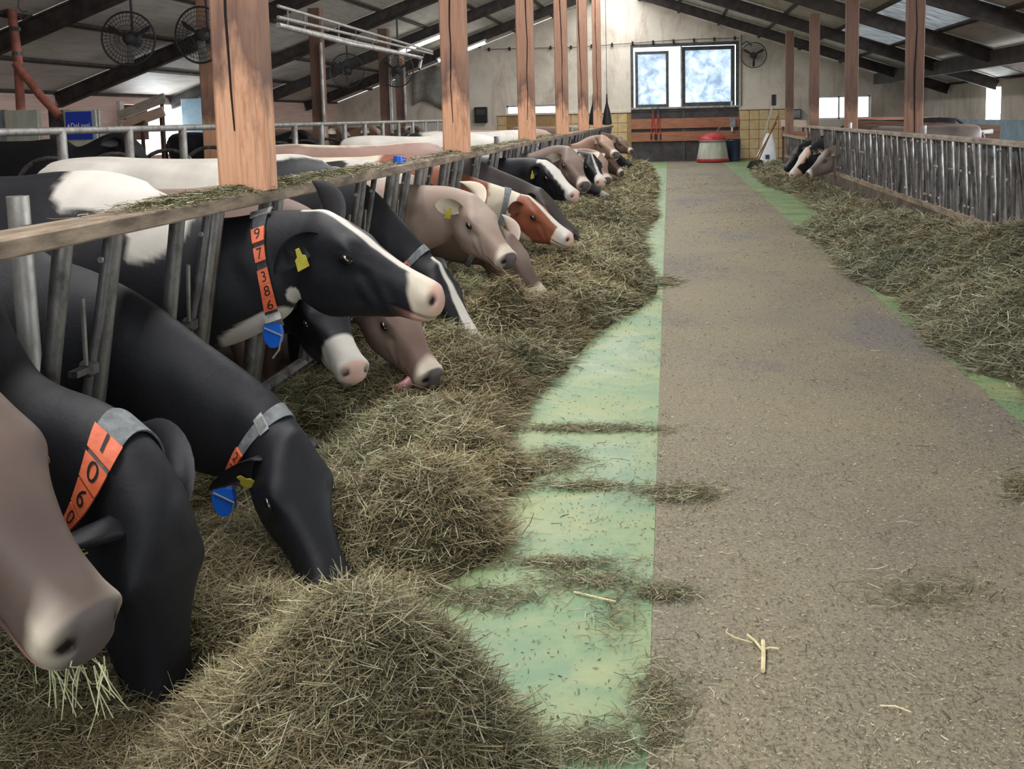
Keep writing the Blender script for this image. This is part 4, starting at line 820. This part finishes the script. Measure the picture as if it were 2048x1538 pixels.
        for zz, dg in blocks:
            s_ = (zz-zm)/((zt-zm) if zz > zm else (zm-zb)); th = PI-math.asin(max(-1, min(1, s_))); a_, b_ = np.array(ringpt(th-.05)), np.array(ringpt(th+.05)); dt = .0245/(np.linalg.norm(b_-a_)/.1)
            if cs.get('side'): th = PI-th; dt = -dt
            patch(th-dt, th+dt, -.024, .024, .004, .014, 'number_block', 'orange', dg)
        if 'buckle' in cs:
            th = cs['buckle']; b_ = patch(th-.14, th+.14, -.031, .031, .004, .008, 'buckle', 'galv'); patch(th-.10, th+.10, -.021, .021, .008, .0085, 'buckle_web', mt)
        if 'tag' in cs:         # metal clasp and blue transponder under the throat
            th = cs['tag']; patch(th-.16, th+.12, -.028, .028, .004, .022, 'clasp', 'galv')
            c0 = T([ringpt(th+.05, .02, 0)])[0]; out = [(-.034, .0), (.034, .0), (.04, -.035), (.034, -.07), (.012, -.095), (-.012, -.095), (-.034, -.07), (-.04, -.035)]
            out = [(c0[0]+a, c0[1]-.012, c0[2]+b+.012) for a, b in out]; t_ = G().prism(out, (0, -1, 0), .028).build('transponder', 'blue', col_); t_['label'] = 'blue transponder tag'
            G().tube([(c0[0]-.03, c0[1]-.045, c0[2]), (c0[0]+.045, c0[1]-.05, c0[2]-.03), (c0[0]+.03, c0[1]-.05, c0[2]-.09), (c0[0], c0[1]-.045, c0[2]-.125)], .004, 6).build('tag_loop', 'grey_plastic', col_)
    if spec.get('tongue'):
        pts = [(1.20, -.02, -.06), (1.225, -.055, -.066), (1.235, -.085, -.085), (1.222, -.098, -.118), (1.20, -.095, -.14)]
        G().tube(T(pts).tolist(), [.02, .026, .028, .024, .008], 12).build('tongue', 'tongue', o, True)
    COWS.append((o, root, npch, ny, hp, hy, ln, sc)); return o
PI2 = PI/2
RT_ = PI          # collar angle: pi = right side (towards -y), pi/2 = top, 3pi/2 = throat
FG = 'cows eating through the long feed fence'
def blk(txt, start, step=.33): return [(start+i*step, c) for i, c in enumerate(txt)]
SW = dict(base=BROWN, light=LBROWN, swiss=1, muzzle='swiss', earcol=LBROWN, earin=CREAM)
specs = [
 dict(SW, seed=1, lod='H', poll=(-76, 780, 1.85), nose=(198, 1245, 1.76), trunk=1.64, scale=1.12, topdark=1.0, base=np.array(srgb(94, 80, 75)[:3]), light=np.array(srgb(124, 106, 98)[:3]), label='greyish brown cow with pale pink-lipped muzzle and hay stalks in its mouth', ear=(.3, .9)),
 dict(seed=2, lod='H', base=BLACK, poll=(372, 1015, 2.42), nose=(338, 1460, 2.32), trunk=2.48, hy=-.3, hp=-1.42, sag=.75, ear=(.5, .1), ear2=(.2, .9), tags=(-1,), collar=dict(x=.67, slant=-.40, grow=.016, blocks=[(.128, '1'), (.083, '0'), (.035, '6'), (-.013, '0')]), label='black cow with orange collar number 1060 and head buried low in shadow'),
 dict(seed=3, lod='H', base=BLACK, poll=(588, 888, 3.08), nose=(680, 1182, 2.92), trunk=3.20, ear=(.95, .45), tags=(-1,), collar=dict(x=.69, blocks=[(-.03, '2'), (-.085, '7')], buckle=2.35, tag=4.25), label='all black cow with grey buckled collar grazing the hay with lowered head'),
 dict(seed=4, lod='H', base=BLACK, poll=(660, 428, 4.02), nose=(893, 592, 3.96), trunk=3.90, sag=.36, ear=(.6, .7), ear2=(-.75, .6), tags=(-1,), blaze=(.030, .034, .036, .032, .035, .05), muzzle='pink', dark=[((-.02, -.22, .10), (.15, .14, .13))], white=[((.08, 0, .28), (.25, .30, .30)), ((.50, 0, -.26), (.14, .14, .08)), ((.70, -.0, -.16), (.09, .09, .045))],
      collar=dict(x=.62, slant=.22, grow=.014, mat='strap_dark', blocks=[(.085, '9'), (.022, '7'), (-.055, '3'), (-.104, '8'), (-.153, '6')], tag=4.28, buckle=1.9), label='black cow with white blaze, pink nose and orange collar number 97386'),
 dict(SW, seed=5, lod='H', poll=(782, 560, 5.02), nose=(884, 775, 4.84), trunk=5.31, scale=.97, base=np.array(srgb(118, 96, 88)[:3]), tongue=True, label='brown cow with white-rimmed muzzle and tongue out below the blazed black cow'),
 dict(seed=6, lod='M', base=BLACK, poll=(645, 585, 4.57), nose=(712, 728, 4.36), trunk=4.60, muzzle='white', white=[((1.25, 0, 0), (.17, .2, .2)), ((-.8, 0, .3), (.6, .5, .25))], label='black cow with white muzzle half hidden beside the brown tongue-out cow'),
 dict(seed=7, lod='H', base=BLACK, poll=(886, 545, 6.02), nose=(962, 690, 5.92), trunk=6.06, scale=1.07, blaze=(.02, .022, .035, .05, .06, .07), muzzle='white', white=[((1.2, -.05, -.08), (.22, .08, .055)), ((-.75, 0, .3), (1.0, .6, .42))], dark=[((.05, -.15, .2), (.3, .2, .16))], collar=dict(x=.66, blocks=[(.03, '6')], tag=4.3), label='black and white cow with slim collar burying its nose in the hay'),
 dict(SW, seed=8, ear_len=.27, lod='H', poll=(945, 388, 6.80), nose=(1032, 530, 6.55), trunk=6.80, scale=.99, base=np.array(srgb(158, 138, 126)[:3]), light=np.array(srgb(206, 192, 182)[:3]), ear=(.05, .5), ear2=(-.35, .7), earcol=CREAM, earin=CREAM*.9, tags=(-1,), label='light fawn-grey cow with large pale ears and dark nose'),
 dict(SW, seed=9, lod='M', poll=(1030, 482, 7.6), nose=(1092, 592, 7.5), trunk=7.52, scale=1.0, white=[((-.75, 0, .1), (1.0, .6, .6))], dark=[((-.35, -.1, .3), (.2, .16, .14)), ((-.75, -.1, .3), (.13, .16, .12))], dcol=BLACK, base=np.array(srgb(98, 80, 72)[:3]), ear=(-.5, .8), tags=(-1,), collar=dict(x=.62, mat='strap', blocks=()), label='brown cow with head buried in hay, one ear sticking up with yellow tag'),
 dict(seed=10, lod='H', base=RED, poll=(1056, 392, 8.85), nose=(1152, 480, 8.7), trunk=8.65, scale=1.0, ear=(.3, .75), earcol=DBROWN, blaze=(.03, .03, .04, .05, .055, .06), muzzle='white', wcol=CREAM, white=[((.60, 0, .05), (.12, .3, .3)), ((.84, 0, -.17), (.17, .14, .075)), ((-.9, 0, .25), (.7, .6, .3)), ((1.25, 0, 0), (.1, .2, .2))], collar=dict(x=.62, mat='strap', blocks=()), label='red and white cow with white blaze and grey collar'),
 dict(seed=11, lod='M', base=DGREY, poll=(1088, 385, 9.75), nose=(1156, 468, 9.65), trunk=9.45, scale=1.06, wcol=np.array(srgb(150, 122, 112)[:3]), white=[((-.75, 0, .0), (.95, .8, .8))], dark=[((-.8, 0, .37), (.8, .05, .07))], dcol=CREAM, label='dark grey-brown cow just behind the red and white cow'),
 dict(seed=12, lod='M', base=BLACK, poll=(1088, 318, 10.7), nose=(1162, 396, 10.4), trunk=10.5, scale=1.0, ear=(.4, .7), ear2=(-.2, .8), tags=(-1,), blaze=(.07, .075, .085, .075, .075, .08), muzzle='white', earcol=BLACK, white=[((-1.2, 0, .3), (.6, .5, .3))], label='black cow with broad white face and yellow ear tag'),
 dict(seed=13, lod='M', base=BLACK, poll=(1160, 350, 15.6), nose=(1224, 396, 15.4), trunk=15.5, label='black cow with lowered head and pale nose tip behind the white-faced cow', muzzle='white', white=[((-.4, 0, .3), (1.0, .5, .2))]),
 dict(SW, seed=14, lod='M', poll=(1141, 302, 12.3), nose=(1172, 368, 12.0), trunk=12.2, scale=1.08, sag=.55, white=[((-.8, 0, .1), (.95, .8, .6))], base=np.array(srgb(116, 98, 90)[:3]), label='grey-brown cow with whitish muzzle behind the white-faced cow'),
 dict(seed=15, lod='M', base=BLACK, poll=(1184, 312, 13.9), nose=(1204, 362, 13.6), trunk=13.6, blaze=(.01, .015, .02, .025, .04, .06), muzzle='white', earcol=CREAM, earin=CREAM, ear=(-.1, .6), white=[((-.7, 0, .3), (.6, .5, .25))], label='black cow with cream ear and thin white blaze'),
 dict(SW, seed=16, lod='M', poll=(1198, 308, 15.2), nose=(1217, 360, 14.9), trunk=14.75, base=np.array(srgb(132, 108, 96)[:3]), label='brown cow looking down between the cream-eared cow and the dark brown cow'),
 dict(SW, seed=17, lod='M', poll=(1216, 305, 19.2), nose=(1247, 346, 19.0), trunk=18.9, base=DBROWN, light=BROWN, label='dark brown cow nosing the hay near the end of the row'),
 dict(SW, seed=18, lod='M', poll=(1207, 272, 18.2), nose=(1234, 308, 17.8), trunk=17.75, sag=.6, base=np.array(srgb(150, 120, 102)[:3]), ear=(.2, .8), label='brown cow with raised head and white muzzle near the end of the row'),
 dict(seed=19, lod='M', base=BLACK, poll=(1232, 303, 24.1), nose=(1265, 330, 24.0), trunk=24.0, label='black cow with head low in the hay near the end of the row'),
 dict(SW, seed=20, lod='M', poll=(1241, 274, 25.8), nose=(1266, 302, 25.5), trunk=25.6, base=np.array(srgb(104, 80, 68)[:3]), label='last brown cow of the row with raised head and white muzzle'),
 # right row
 dict(seed=21, lod='M', base=BLACK, dir=-1, poll=(1612, 297, 19.6), nose=(1577, 352, 19.5), trunk=19.7, blaze=(.05, .06, .07, .07, .07, .08), muzzle='white', wcol=np.array(srgb(226, 190, 168)[:3]), white=[((.92, 0, .1), (.2, .13, .1)), ((1.25, 0, 0), (.12, .2, .2))], earcol=CREAM, label='black cow with pinkish white face at the right feed fence'),
 dict(SW, seed=22, lod='M', dir=-1, poll=(1651, 301, 18.0), nose=(1611, 349, 17.9), trunk=18.12, base=np.array(srgb(104, 94, 90)[:3]), ear=(-.3, .1), ear2=(-.3, .1), collar=dict(x=.62, blocks=[(.0, '0')], side=1), label='grey-brown cow with numbered collar at the right feed fence'),
 dict(seed=23, lod='M', base=BLACK, dir=-1, poll=(1594, 295, 21.1), nose=(1568, 338, 21.0), trunk=21.15, earcol=WHITE, earin=WHITE, label='black cow with white ear edge at the far end of the right fence'),
]
for s_ in specs: s_.setdefault('group', FG if s_.get('dir', 1) > 0 else 'cows eating through the right feed fence'); make_cow(s_)
# cows standing in the cubicles behind
for i, (px, py, qx, qy, Yc, b, lb, ex) in enumerate((
    (268, 268, 302, 312, 10.89, BLACK, 'black cow standing in the cubicles beside the feeding station', {}), (618, 268, 648, 290, 16.74, BLACK, 'black cow behind the cubicle rail by the brown post', dict(white=[((-.5, 0, .1), (.15, .4, .3))])),
    (690, 262, 712, 288, 19.07, np.array(srgb(112, 92, 80)[:3]), 'dull brown cow standing behind the cubicle rail', SW), (752, 256, 784, 282, 20.25, np.array(srgb(128, 104, 88)[:3]), 'brown cow with white muzzle standing behind the cubicle rail', SW), (838, 256, 862, 272, 24.2, DBROWN, 'dark brown cow at the far end of the cubicle rail', dict(white=[((.7, 0, .0), (.1, .3, .3))])))):
    d_ = dict(ex); d_.update(seed=40+i, lod='L', base=b, poll=(px, py, Yc), nose=(qx, qy, Yc-.05), trunk=Yc, scale=1.0, floor=0.0, label=lb, group='cows standing in the cubicles'); make_cow(d_)
for o, r, a, b, hp, hy, ln, sc in COWS: 0 and print('COW', o['label'][:34], 'root', np.round(r, 2), 'neck', round(math.degrees(a)), round(math.degrees(b)), 'head', round(math.degrees(hp)), round(math.degrees(hy)), 'len', round(ln, 2), round(sc, 2))
# ---- headlock bars: every lock stands open where a neck passes, so its bars sit beside the neck
def neck_spans(cows, xf, z0, z1, tol):
    sp = []
    for o in cows:
        pts = []
        for q in [o]+list(o.children_recursive):
            me = q.data; A = np.empty(len(me.vertices)*3); me.vertices.foreach_get('co', A); pts.append(A.reshape(-1, 3)+np.array(o.location))
        P = np.concatenate(pts); P = P[(P[:, 2] > z0) & (P[:, 2] < z1)]; P = P[np.abs(P[:, 0]-xf(P[:, 2])) < tol]
        if len(P): sp.append((P[:, 1].min(), P[:, 1].max()))
    return sp
def place_bar(want, lo, hi, spans, used, gap=.003):
    """nearest position to want whose extent (want+lo .. want+hi) misses every neck and every bar already set"""
    for step in range(300):
        for sg_ in (1, -1):
            y = want+sg_*step*.008; a, b = y+lo, y+hi
            if all(b < s0-.012 or a > s1+.012 for s0, s1 in spans) and all(b < u0-gap or a > u1+gap for u0, u1 in used): used.append((a, b)); return y
    return want
left_spans = neck_spans([c[0] for c in COWS if c[0]['group'] == FG], lambda z: XL-(RAIL_Z-z)*TILT, .24, 1.2, .055); used = [(q-.03, q+.03) for q in (2.75, 11.3, 20.2)]
for k in range(48):
    y = LOCK0+PITCHL*k
    if y > 31.2: break
    o1, o2 = {6: (.28, .49), 7: (.17, .27), 8: (.18, .33)}.get(k, (.18+random.uniform(-.02, .02), .33+random.uniform(-.04, .05)))
    ya = place_bar(y, -.028, .028, left_spans, used); link('fixed_bar', thick, ff, (0, ya-15, 0)); yb_ = place_bar(y+.07, -.028, .028, left_spans, used); link('fixed_bar', thick, ff, (-.015, yb_-15, 0))
    yc = place_bar(y+o1, -.028, .088, left_spans, used); link('fixed_bar', thick2, ff, (0, yc-15, 0))
    yd = place_bar(y+o2, -.115, .05, left_spans, used) if y < 14 else place_bar(y+o2, -.037, .05, left_spans, used)
    link('locking_arm', arm, ff, (0, yd-15, 0))
    if y < 14: link('release_rod', rod, ff, (0, yd-.01-15, 0)); link('hinge_block', hinge, ff, (0, yd-15, 0))
    if y < 8: link('bolt', bolt, ff, (-.1*TILT, yd-.012-15, -.10))
right_spans = neck_spans([c[0] for c in COWS if c[0]['group'] == 'cows eating through the right feed fence'], lambda z: XR+(RAIL_Z-z)*.06, .42, 1.2, .06); used = []
y = -2.0; k = 0
while y < 25.5:
    q = seq[k % 6]; fl_ = random.choice((-1, 1)); h_ = (.04, .024, .082, .07)[q]; low = y > 21.6
    yy = place_bar(y, -h_, h_, right_spans, used, -.09); o = link(nm[q], rb[q], rf, (0, yy-15, -.25 if yy > 21.6 else 0)); o.scale = (1, fl_, .69 if yy > 21.6 else 1); y += random.uniform(.115, .165); k += 1
# ================================================================== HAY
EDGE_L = np.array([(-.30, 1.2), (-.30, 2.2), (-.42, 2.43), (-.5, 2.51), (-.77, 2.69), (-.86, 2.77), (-.77, 3.14), (-.57, 3.35), (-.58, 3.5), (-.66, 3.81), (-.58, 4.1), (-.55, 4.16), (-.77, 4.47), (-.74, 5.31), (-.62, 5.97), (-.58, 6.51), (-.49, 7.14),
                   (-.16, 8.34), (-.13, 9.38), (-.30, 10.34), (-.22, 11.2), (-.34, 12.2), (-.26, 14.18), (-.16, 15.5), (-.3, 16.8), (-.25, 18.41), (-.22, 20.5), (-.32, 24.15), (-.52, 28.64), (-1.2, 30.5)])
EDGE_R = np.array([(2.1, .6), (1.9, 1.4), (1.8, 3.0), (1.80, 5.4), (1.89, 5.78), (1.73, 5.98), (1.61, 6.75), (1.70, 7.4), (1.8, 8.37), (1.59, 9.38), (1.62, 10.4), (1.67, 11.44), (1.6, 13.42), (2.05, 14.3), (2.20, 15.36), (2.28, 18.57), (1.98, 21.92), (2.1, 26.62), (2.6, 28.5)])
def wob(x, y, sc, seed):
    r = np.random.default_rng(seed); o = np.zeros_like(x)
    for k in range(9): a = r.uniform(0, 2*PI); f = sc*r.uniform(.6, 1.6); o += np.sin((x*math.cos(a)+y*math.sin(a))*f+r.uniform(0, 6.3))
    return o/4.2
HOLES = [(-1.62, 4.0, .25, 1.0, .22), (-1.05, 5.95, .2, .25, .10), (-1.1, 4.75, .22, .25, .12), (-.95, 7.5, .2, .2, .06), (-1.45, 1.9, .45, .45, .28), (-1.25, 2.35, .35, .30, .20), (-1.0, 2.98, .22, .22, .10), (-1.15, 3.0, .3, .25, .10), (-1.35, 4.5, .2, .3, .10), (-1.5, 3.6, .3, .5, .12)]
HEAPS = [(-.80, 2.22, .34, .26, .17), (-.55, 2.15, .25, .25, .06), (-.85, 3.55, .30, .35, .07), (-1.0, 4.6, .35, .4, .08), (-1.05, 6.45, .18, .25, .24), (-1.2, 5.6, .3, .4, .08), (-.7, 8.9, .35, .5, .10), (-.6, 7.4, .3, .5, .08), (-.55, 10, .35, .6, .10), (-.6, 13, .35, .9, .1), (-.6, 16.5, .3, 1, .1), (-.55, 20, .3, 1.2, .12), (-.6, 25, .3, 1.5, .15)]
def h_left(X, Y):
    d = np.interp(Y, EDGE_L[:, 1], EDGE_L[:, 0])+.05*wob(X, Y, 9, 1)-X
    h = .17*(1-np.exp(-np.clip(d, 0, 9)/.16))+.12*np.clip(d/1.2, 0, 1)+(.03*wob(X, Y, 11, 2)+.022*wob(X, Y, 27, 3))*np.clip(d/.2, 0, 1)
    for x, y, rx, ry, a in HEAPS: h += a*np.exp(-((X-x)/rx)**2-((Y-y)/ry)**2)*np.clip(d/.12, 0, 1)
    for x, y, rx, ry, a in HOLES: h -= a*np.exp(-((X-x)/rx)**2-((Y-y)/ry)**2)
    return np.where(d > 0, np.maximum(h, .012), -.01), d
def h_right(X, Y):
    d = X-np.interp(Y, EDGE_R[:, 1], EDGE_R[:, 0])+.05*wob(X, Y, 9, 11); near = np.clip((13-Y)/5, 0, 1)
    h = .10*(1-np.exp(-np.clip(d, 0, 9)/.2))+(.17+.19*near)*np.clip(d/.9, 0, 1)+(.028*wob(X, Y, 10, 12)+.02*wob(X, Y, 25, 13))*np.clip(d/.2, 0, 1)
    h += .16*near*np.exp(-((X-2.62)/.3)**2-((Y-8.3)/.8)**2)
    return np.where(d > 0, np.maximum(h, .012), -.01), d
PAL = np.array([srgb(*c)[:3] for c in ((196, 190, 154), (172, 166, 130), (148, 144, 112), (116, 110, 84), (222, 216, 188), (144, 152, 116), (158, 142, 112), (96, 92, 70))])
PAL_R = np.array([srgb(*c)[:3] for c in ((202, 200, 172), (184, 184, 152), (162, 166, 136), (140, 138, 112), (224, 224, 200), (168, 180, 146), (172, 156, 130), (130, 128, 104))])
def ribbons(P0, az, el, ln, wd, bend, col):
    """curved flat stalks: 3 cross-sections, 2 verts each"""
    n = len(P0); f = np.stack([np.cos(az)*np.cos(el), np.sin(az)*np.cos(el), np.sin(el)], 1); side = np.stack([-np.sin(az), np.cos(az), rng.normal(0, .5, n)], 1); side /= np.linalg.norm(side, axis=1)[:, None]
    V = np.zeros((n, 6, 3)); b = np.stack([-np.sin(az), np.cos(az), 0*az], 1)*bend[:, None]
    for k, t in enumerate((-.5, 0, .5)):
        c = P0+f*(t*ln)[:, None]+b*((t*t-.12)*ln)[:, None]; c[:, 2] += -(t*t)*ln*np.abs(el)*.5
        V[:, 2*k] = c-side*(wd/2*(1.0 if k == 1 else .7))[:, None]; V[:, 2*k+1] = c+side*(wd/2*(1.0 if k == 1 else .7))[:, None]
    base = np.arange(n)[:, None]*6; F = np.concatenate([base+np.array([0, 1, 3, 2]), base+np.array([2, 3, 5, 4])], 0)
    return V.reshape(-1, 3), F, np.repeat(col, 6, 0)
def quad_mesh(name, V, F, C, mat):
    me = bpy.data.meshes.new(name); me.vertices.add(len(V)); me.vertices.foreach_set('co', V.astype(np.float32).ravel())
    me.loops.add(F.size); me.loops.foreach_set('vertex_index', F.astype(np.int32).ravel()); me.polygons.add(len(F)); me.polygons.foreach_set('loop_start', np.arange(0, F.size, 4, dtype=np.int32)); me.polygons.foreach_set('loop_total', np.full(len(F), 4, dtype=np.int32))
    me.update(calc_edges=True); a = me.attributes.new('tint', 'FLOAT_COLOR', 'POINT'); a.data.foreach_set('color', np.concatenate([C, np.ones((len(C), 1))], 1).astype(np.float32).ravel()); me.materials.append(MAT[mat]); me.validate(); return me
def hay_material():
    t = NT('dry_hay'); a = t.n('ShaderNodeAttribute'); a.attribute_name = 'tint'; n = t.noise(t.geo(), 160, 4, .7)
    col = t.mix(.5, a.outputs[0], t.ramp(n, [(.3, (.35, .33, .3, 1)), (.7, (1, 1, 1, 1))]), 'MULTIPLY'); t.bump(n, .6, .01); return t.fin(col, .85, 0, .15)
MAT['hay'] = hay_material()
def stalk_colors(n, pal): k = rng.integers(0, len(pal), n); return pal[k]*rng.uniform(.7, 1.15, (n, 1))
def hay_row(name, hf, edge, xk, sgn, y0, y1, n, pal, label):
    ys = np.concatenate([np.arange(y0, 9, .04), np.arange(9, y1, .09)]); xi = np.linspace(0, 1, 44); YY, TT = np.meshgrid(ys, xi, indexing='ij'); e = np.interp(YY, edge[:, 1], edge[:, 0])+sgn*.10
    XX = e+(xk-e)*TT; H, _ = hf(XX, YY); V = np.stack([XX, YY, H], -1).reshape(-1, 3); I = np.arange(V.shape[0]).reshape(XX.shape)
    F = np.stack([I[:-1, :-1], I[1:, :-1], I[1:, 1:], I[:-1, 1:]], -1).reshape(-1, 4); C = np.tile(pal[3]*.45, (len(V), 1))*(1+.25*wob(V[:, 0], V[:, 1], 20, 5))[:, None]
    u = rng.uniform(0, 1, n); g = 1.35; Y = ((y0**(1-g))*(1-u)+(y1**(1-g))*u)**(1/(1-g)); ex = np.interp(Y, edge[:, 1], edge[:, 0]); t = rng.uniform(0, 1, n)**1.0
    X = ex+sgn*np.abs(rng.normal(0, .05, n))*(rng.uniform(0, 1, n) < .25)+(xk-ex)*t; h, d = hf(X, Y); h = np.maximum(h, .006)
    az = rng.uniform(0, 2*PI, n)+.8*wob(X, Y, 6, 21); el = np.clip(rng.normal(.12, .30, n), -.5, 1.0); ln = rng.uniform(.04, .15, n)*(1+.05*Y); wd = rng.uniform(.0014, .0030, n)*(1+.22*np.maximum(Y-2, 0)); bend = rng.normal(0, .7, n)
    pz = h+rng.uniform(-.008, .022, n)*(1+.05*Y)+np.abs(np.sin(el))*ln*.25; el *= np.clip(d/.1, .15, 1)
    col = stalk_colors(n, pal)*(1+.30*wob(X, Y, 4.5, 31))[:, None].clip(.55, 1.4)
    rp = np.clip(.5+.9*wob(X, Y, 3.2, 33), 0, 1)[:, None]*.25; col = col*(1-rp)+np.array(srgb(170, 138, 100)[:3])*rp
    V2, F2, C2 = ribbons(np.stack([X, Y, pz], 1), az, el, ln, wd, bend, np.clip(col, 0, 1))
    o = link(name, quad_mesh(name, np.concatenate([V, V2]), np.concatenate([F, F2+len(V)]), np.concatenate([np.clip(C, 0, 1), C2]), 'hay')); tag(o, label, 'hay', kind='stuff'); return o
hay_row('hay_row', h_left, EDGE_L, -1.86, 1, 1.25, 30.3, 190000, PAL, 'long heaped row of dry hay below the long cow row')
hay_row('hay_row', h_right, EDGE_R, 2.77, -1, 1.4, 28.4, 100000, PAL_R, 'pale greenish hay heaped along the right feed fence')
# chaff and stray stalks on the lane, drifts
n = 70000; u = rng.uniform(0, 1, n); g = 1.5; Y = ((2.0**(1-g))*(1-u)+(26**(1-g))*u)**(1/(1-g)); X = rng.uniform(-.9, 1.75, n); dens = np.where(X > -.05, 1, .28); k = rng.uniform(0, 1, n) < dens*np.clip(.65+.5*wob(X, Y, 2.5, 41), .12, 1); X, Y = X[k], Y[k]; n = len(X)
ln = rng.uniform(.004, .014, n)*(1+.05*Y); ln[rng.uniform(0, 1, n) < .03] *= 4.0; az = rng.uniform(0, 2*PI, n); col = stalk_colors(n, PAL)*np.where(X[:, None] < -.05, .6, 1.05)
a1 = ribbons(np.stack([X, Y, np.full(n, .006)], 1), az, rng.normal(0, .05, n), ln, rng.uniform(.0012, .0024, n)*(1+.15*Y), rng.normal(0, .6, n), np.clip(col, 0, 1))
P_, A_, L_ = [], [], []
for px, py, rx, ry, m in ((1180, 860, 140, 8, 900), (1110, 925, 60, 25, 900), (1360, 990, 75, 16, 900), (1170, 975, 110, 10, 500), (1120, 1130, 120, 12, 500), (1170, 1165, 110, 20, 500), (1330, 1190, 55, 14, 500), (1337, 566, 22, 8, 700), (960, 1200, 120, 25, 600), (1320, 1420, 60, 90, 700), (1180, 1500, 110, 40, 700), (1850, 1190, 150, 40, 300), (1230, 1230, 60, 60, 200), (2030, 980, 30, 30, 250)):
    q = np.array([on_z(*p, 0) for p in zip(rng.normal(px, rx*.55, m), rng.normal(py, ry*.55, m))]); q[:, 2] = .008+rng.uniform(0, .012, m); P_.append(q); A_.append(rng.normal(0.2, .9, m)); L_.append(rng.uniform(.02, .08, m)*(1+.03*q[:, 1]))
q = np.concatenate(P_); m = len(q); a2 = ribbons(q, np.concatenate(A_), rng.normal(.03, .12, m), np.concatenate(L_), rng.uniform(.0014, .0026, m)*(1+.18*np.maximum(q[:, 1]-2, 0)), rng.normal(0, .8, m), np.clip(stalk_colors(m, PAL)*.9, 0, 1))
o = link('chaff', quad_mesh('chaff', np.concatenate([a1[0], a2[0]]), np.concatenate([a1[1], a2[1]+len(a1[0])]), np.concatenate([a1[2], a2[2]]), 'hay')); tag(o, 'chaff and stray stalks scattered over the drive lane', 'chaff', kind='stuff')
# wisps lying on the long rail
n = 9000; Y = np.concatenate([rng.normal(4.3, .28, 2600), rng.normal(3.55, .25, 1700), rng.normal(5.1, .5, 2000), rng.normal(8.8, .4, 1200), rng.uniform(5, 16, 1500)]); X = XL-.045+rng.normal(0, .045, n); bump_ = .03*np.exp(-((X-XL+.06)/.05)**2)
X = np.clip(X, XL-.135, XL+.045); a3 = ribbons(np.stack([X, Y, RAIL_Z+.030+rng.uniform(0, 1, n)*bump_], 1), rng.normal(PI/2, .9, n), rng.normal(.0, .2, n), rng.uniform(.02, .10, n), rng.uniform(.0014, .003, n)*(1+.12*Y), rng.normal(0, .9, n), np.clip(stalk_colors(n, PAL)*.9, 0, 1))
tag(link('hay_wisps', quad_mesh('hay_wisps', *a3, 'hay')), 'wisps of hay lying on top of the long feed rail', 'hay', kind='stuff')
# hay stalks in the mouth of the nearest cow
cow1 = COWS[0][0]; r0 = np.array(cow1.location); m = 26; st = []
for k in range(m):
    a = on_y(rng.uniform(70, 215), rng.uniform(1290, 1335), 1.74+rng.uniform(-.03, .06)); b = a+np.array([rng.uniform(-.03, .05), rng.uniform(-.03, .03), -rng.uniform(.04, .14)]); st.append((a-r0, b-r0))
g = G()
for a, b in st: mid = (a+b)/2+rng.normal(0, .012, 3); g.tube([a, mid, b], [.0016, .0014, .001], 5)
MAT['stalk'] = mottled('dry_stalk', srgb(150, 158, 116), srgb(200, 196, 160), 40, .7); g.build('hay_stalks', 'stalk', cow1)
# single stalks on the lane
MAT['straw'] = mottled('pale_straw', srgb(206, 190, 140), srgb(230, 218, 176), 40, .7)
def stalk(name, branches, label):
    e = empty(name, on_z(*branches[0][0], 0))
    for br, r in ((b[:-1], b[-1]) if isinstance(b[-1], float) else (b, .004) for b in branches):
        G().tube([on_z(*p, .008+i*.004)-np.array(e.location) for i, p in enumerate(br)], r, 6).build('stem', 'straw', e, True)
    tag(e, label, 'stalk')
stalk('straw_stalk', [[(1526, 1342), (1527, 1310), (1526, 1282), .0065], [(1524, 1300), (1510, 1282), (1495, 1270), .004], [(1527, 1298), (1540, 1295), (1558, 1297), .003], [(1505, 1285), (1470, 1275), (1452, 1265), (1455, 1258), .002]], 'branched pale straw stalk lying alone on the drive lane')
stalk('straw_stalk', [[(1148, 1184), (1190, 1194), (1232, 1204), .004]], 'straight straw stalk lying across the green strip')
stalk('straw_stalk', [[(1760, 1411), (1790, 1412), (1822, 1424), .0022]], 'thin curved straw on the drive lane by the green strip edge')
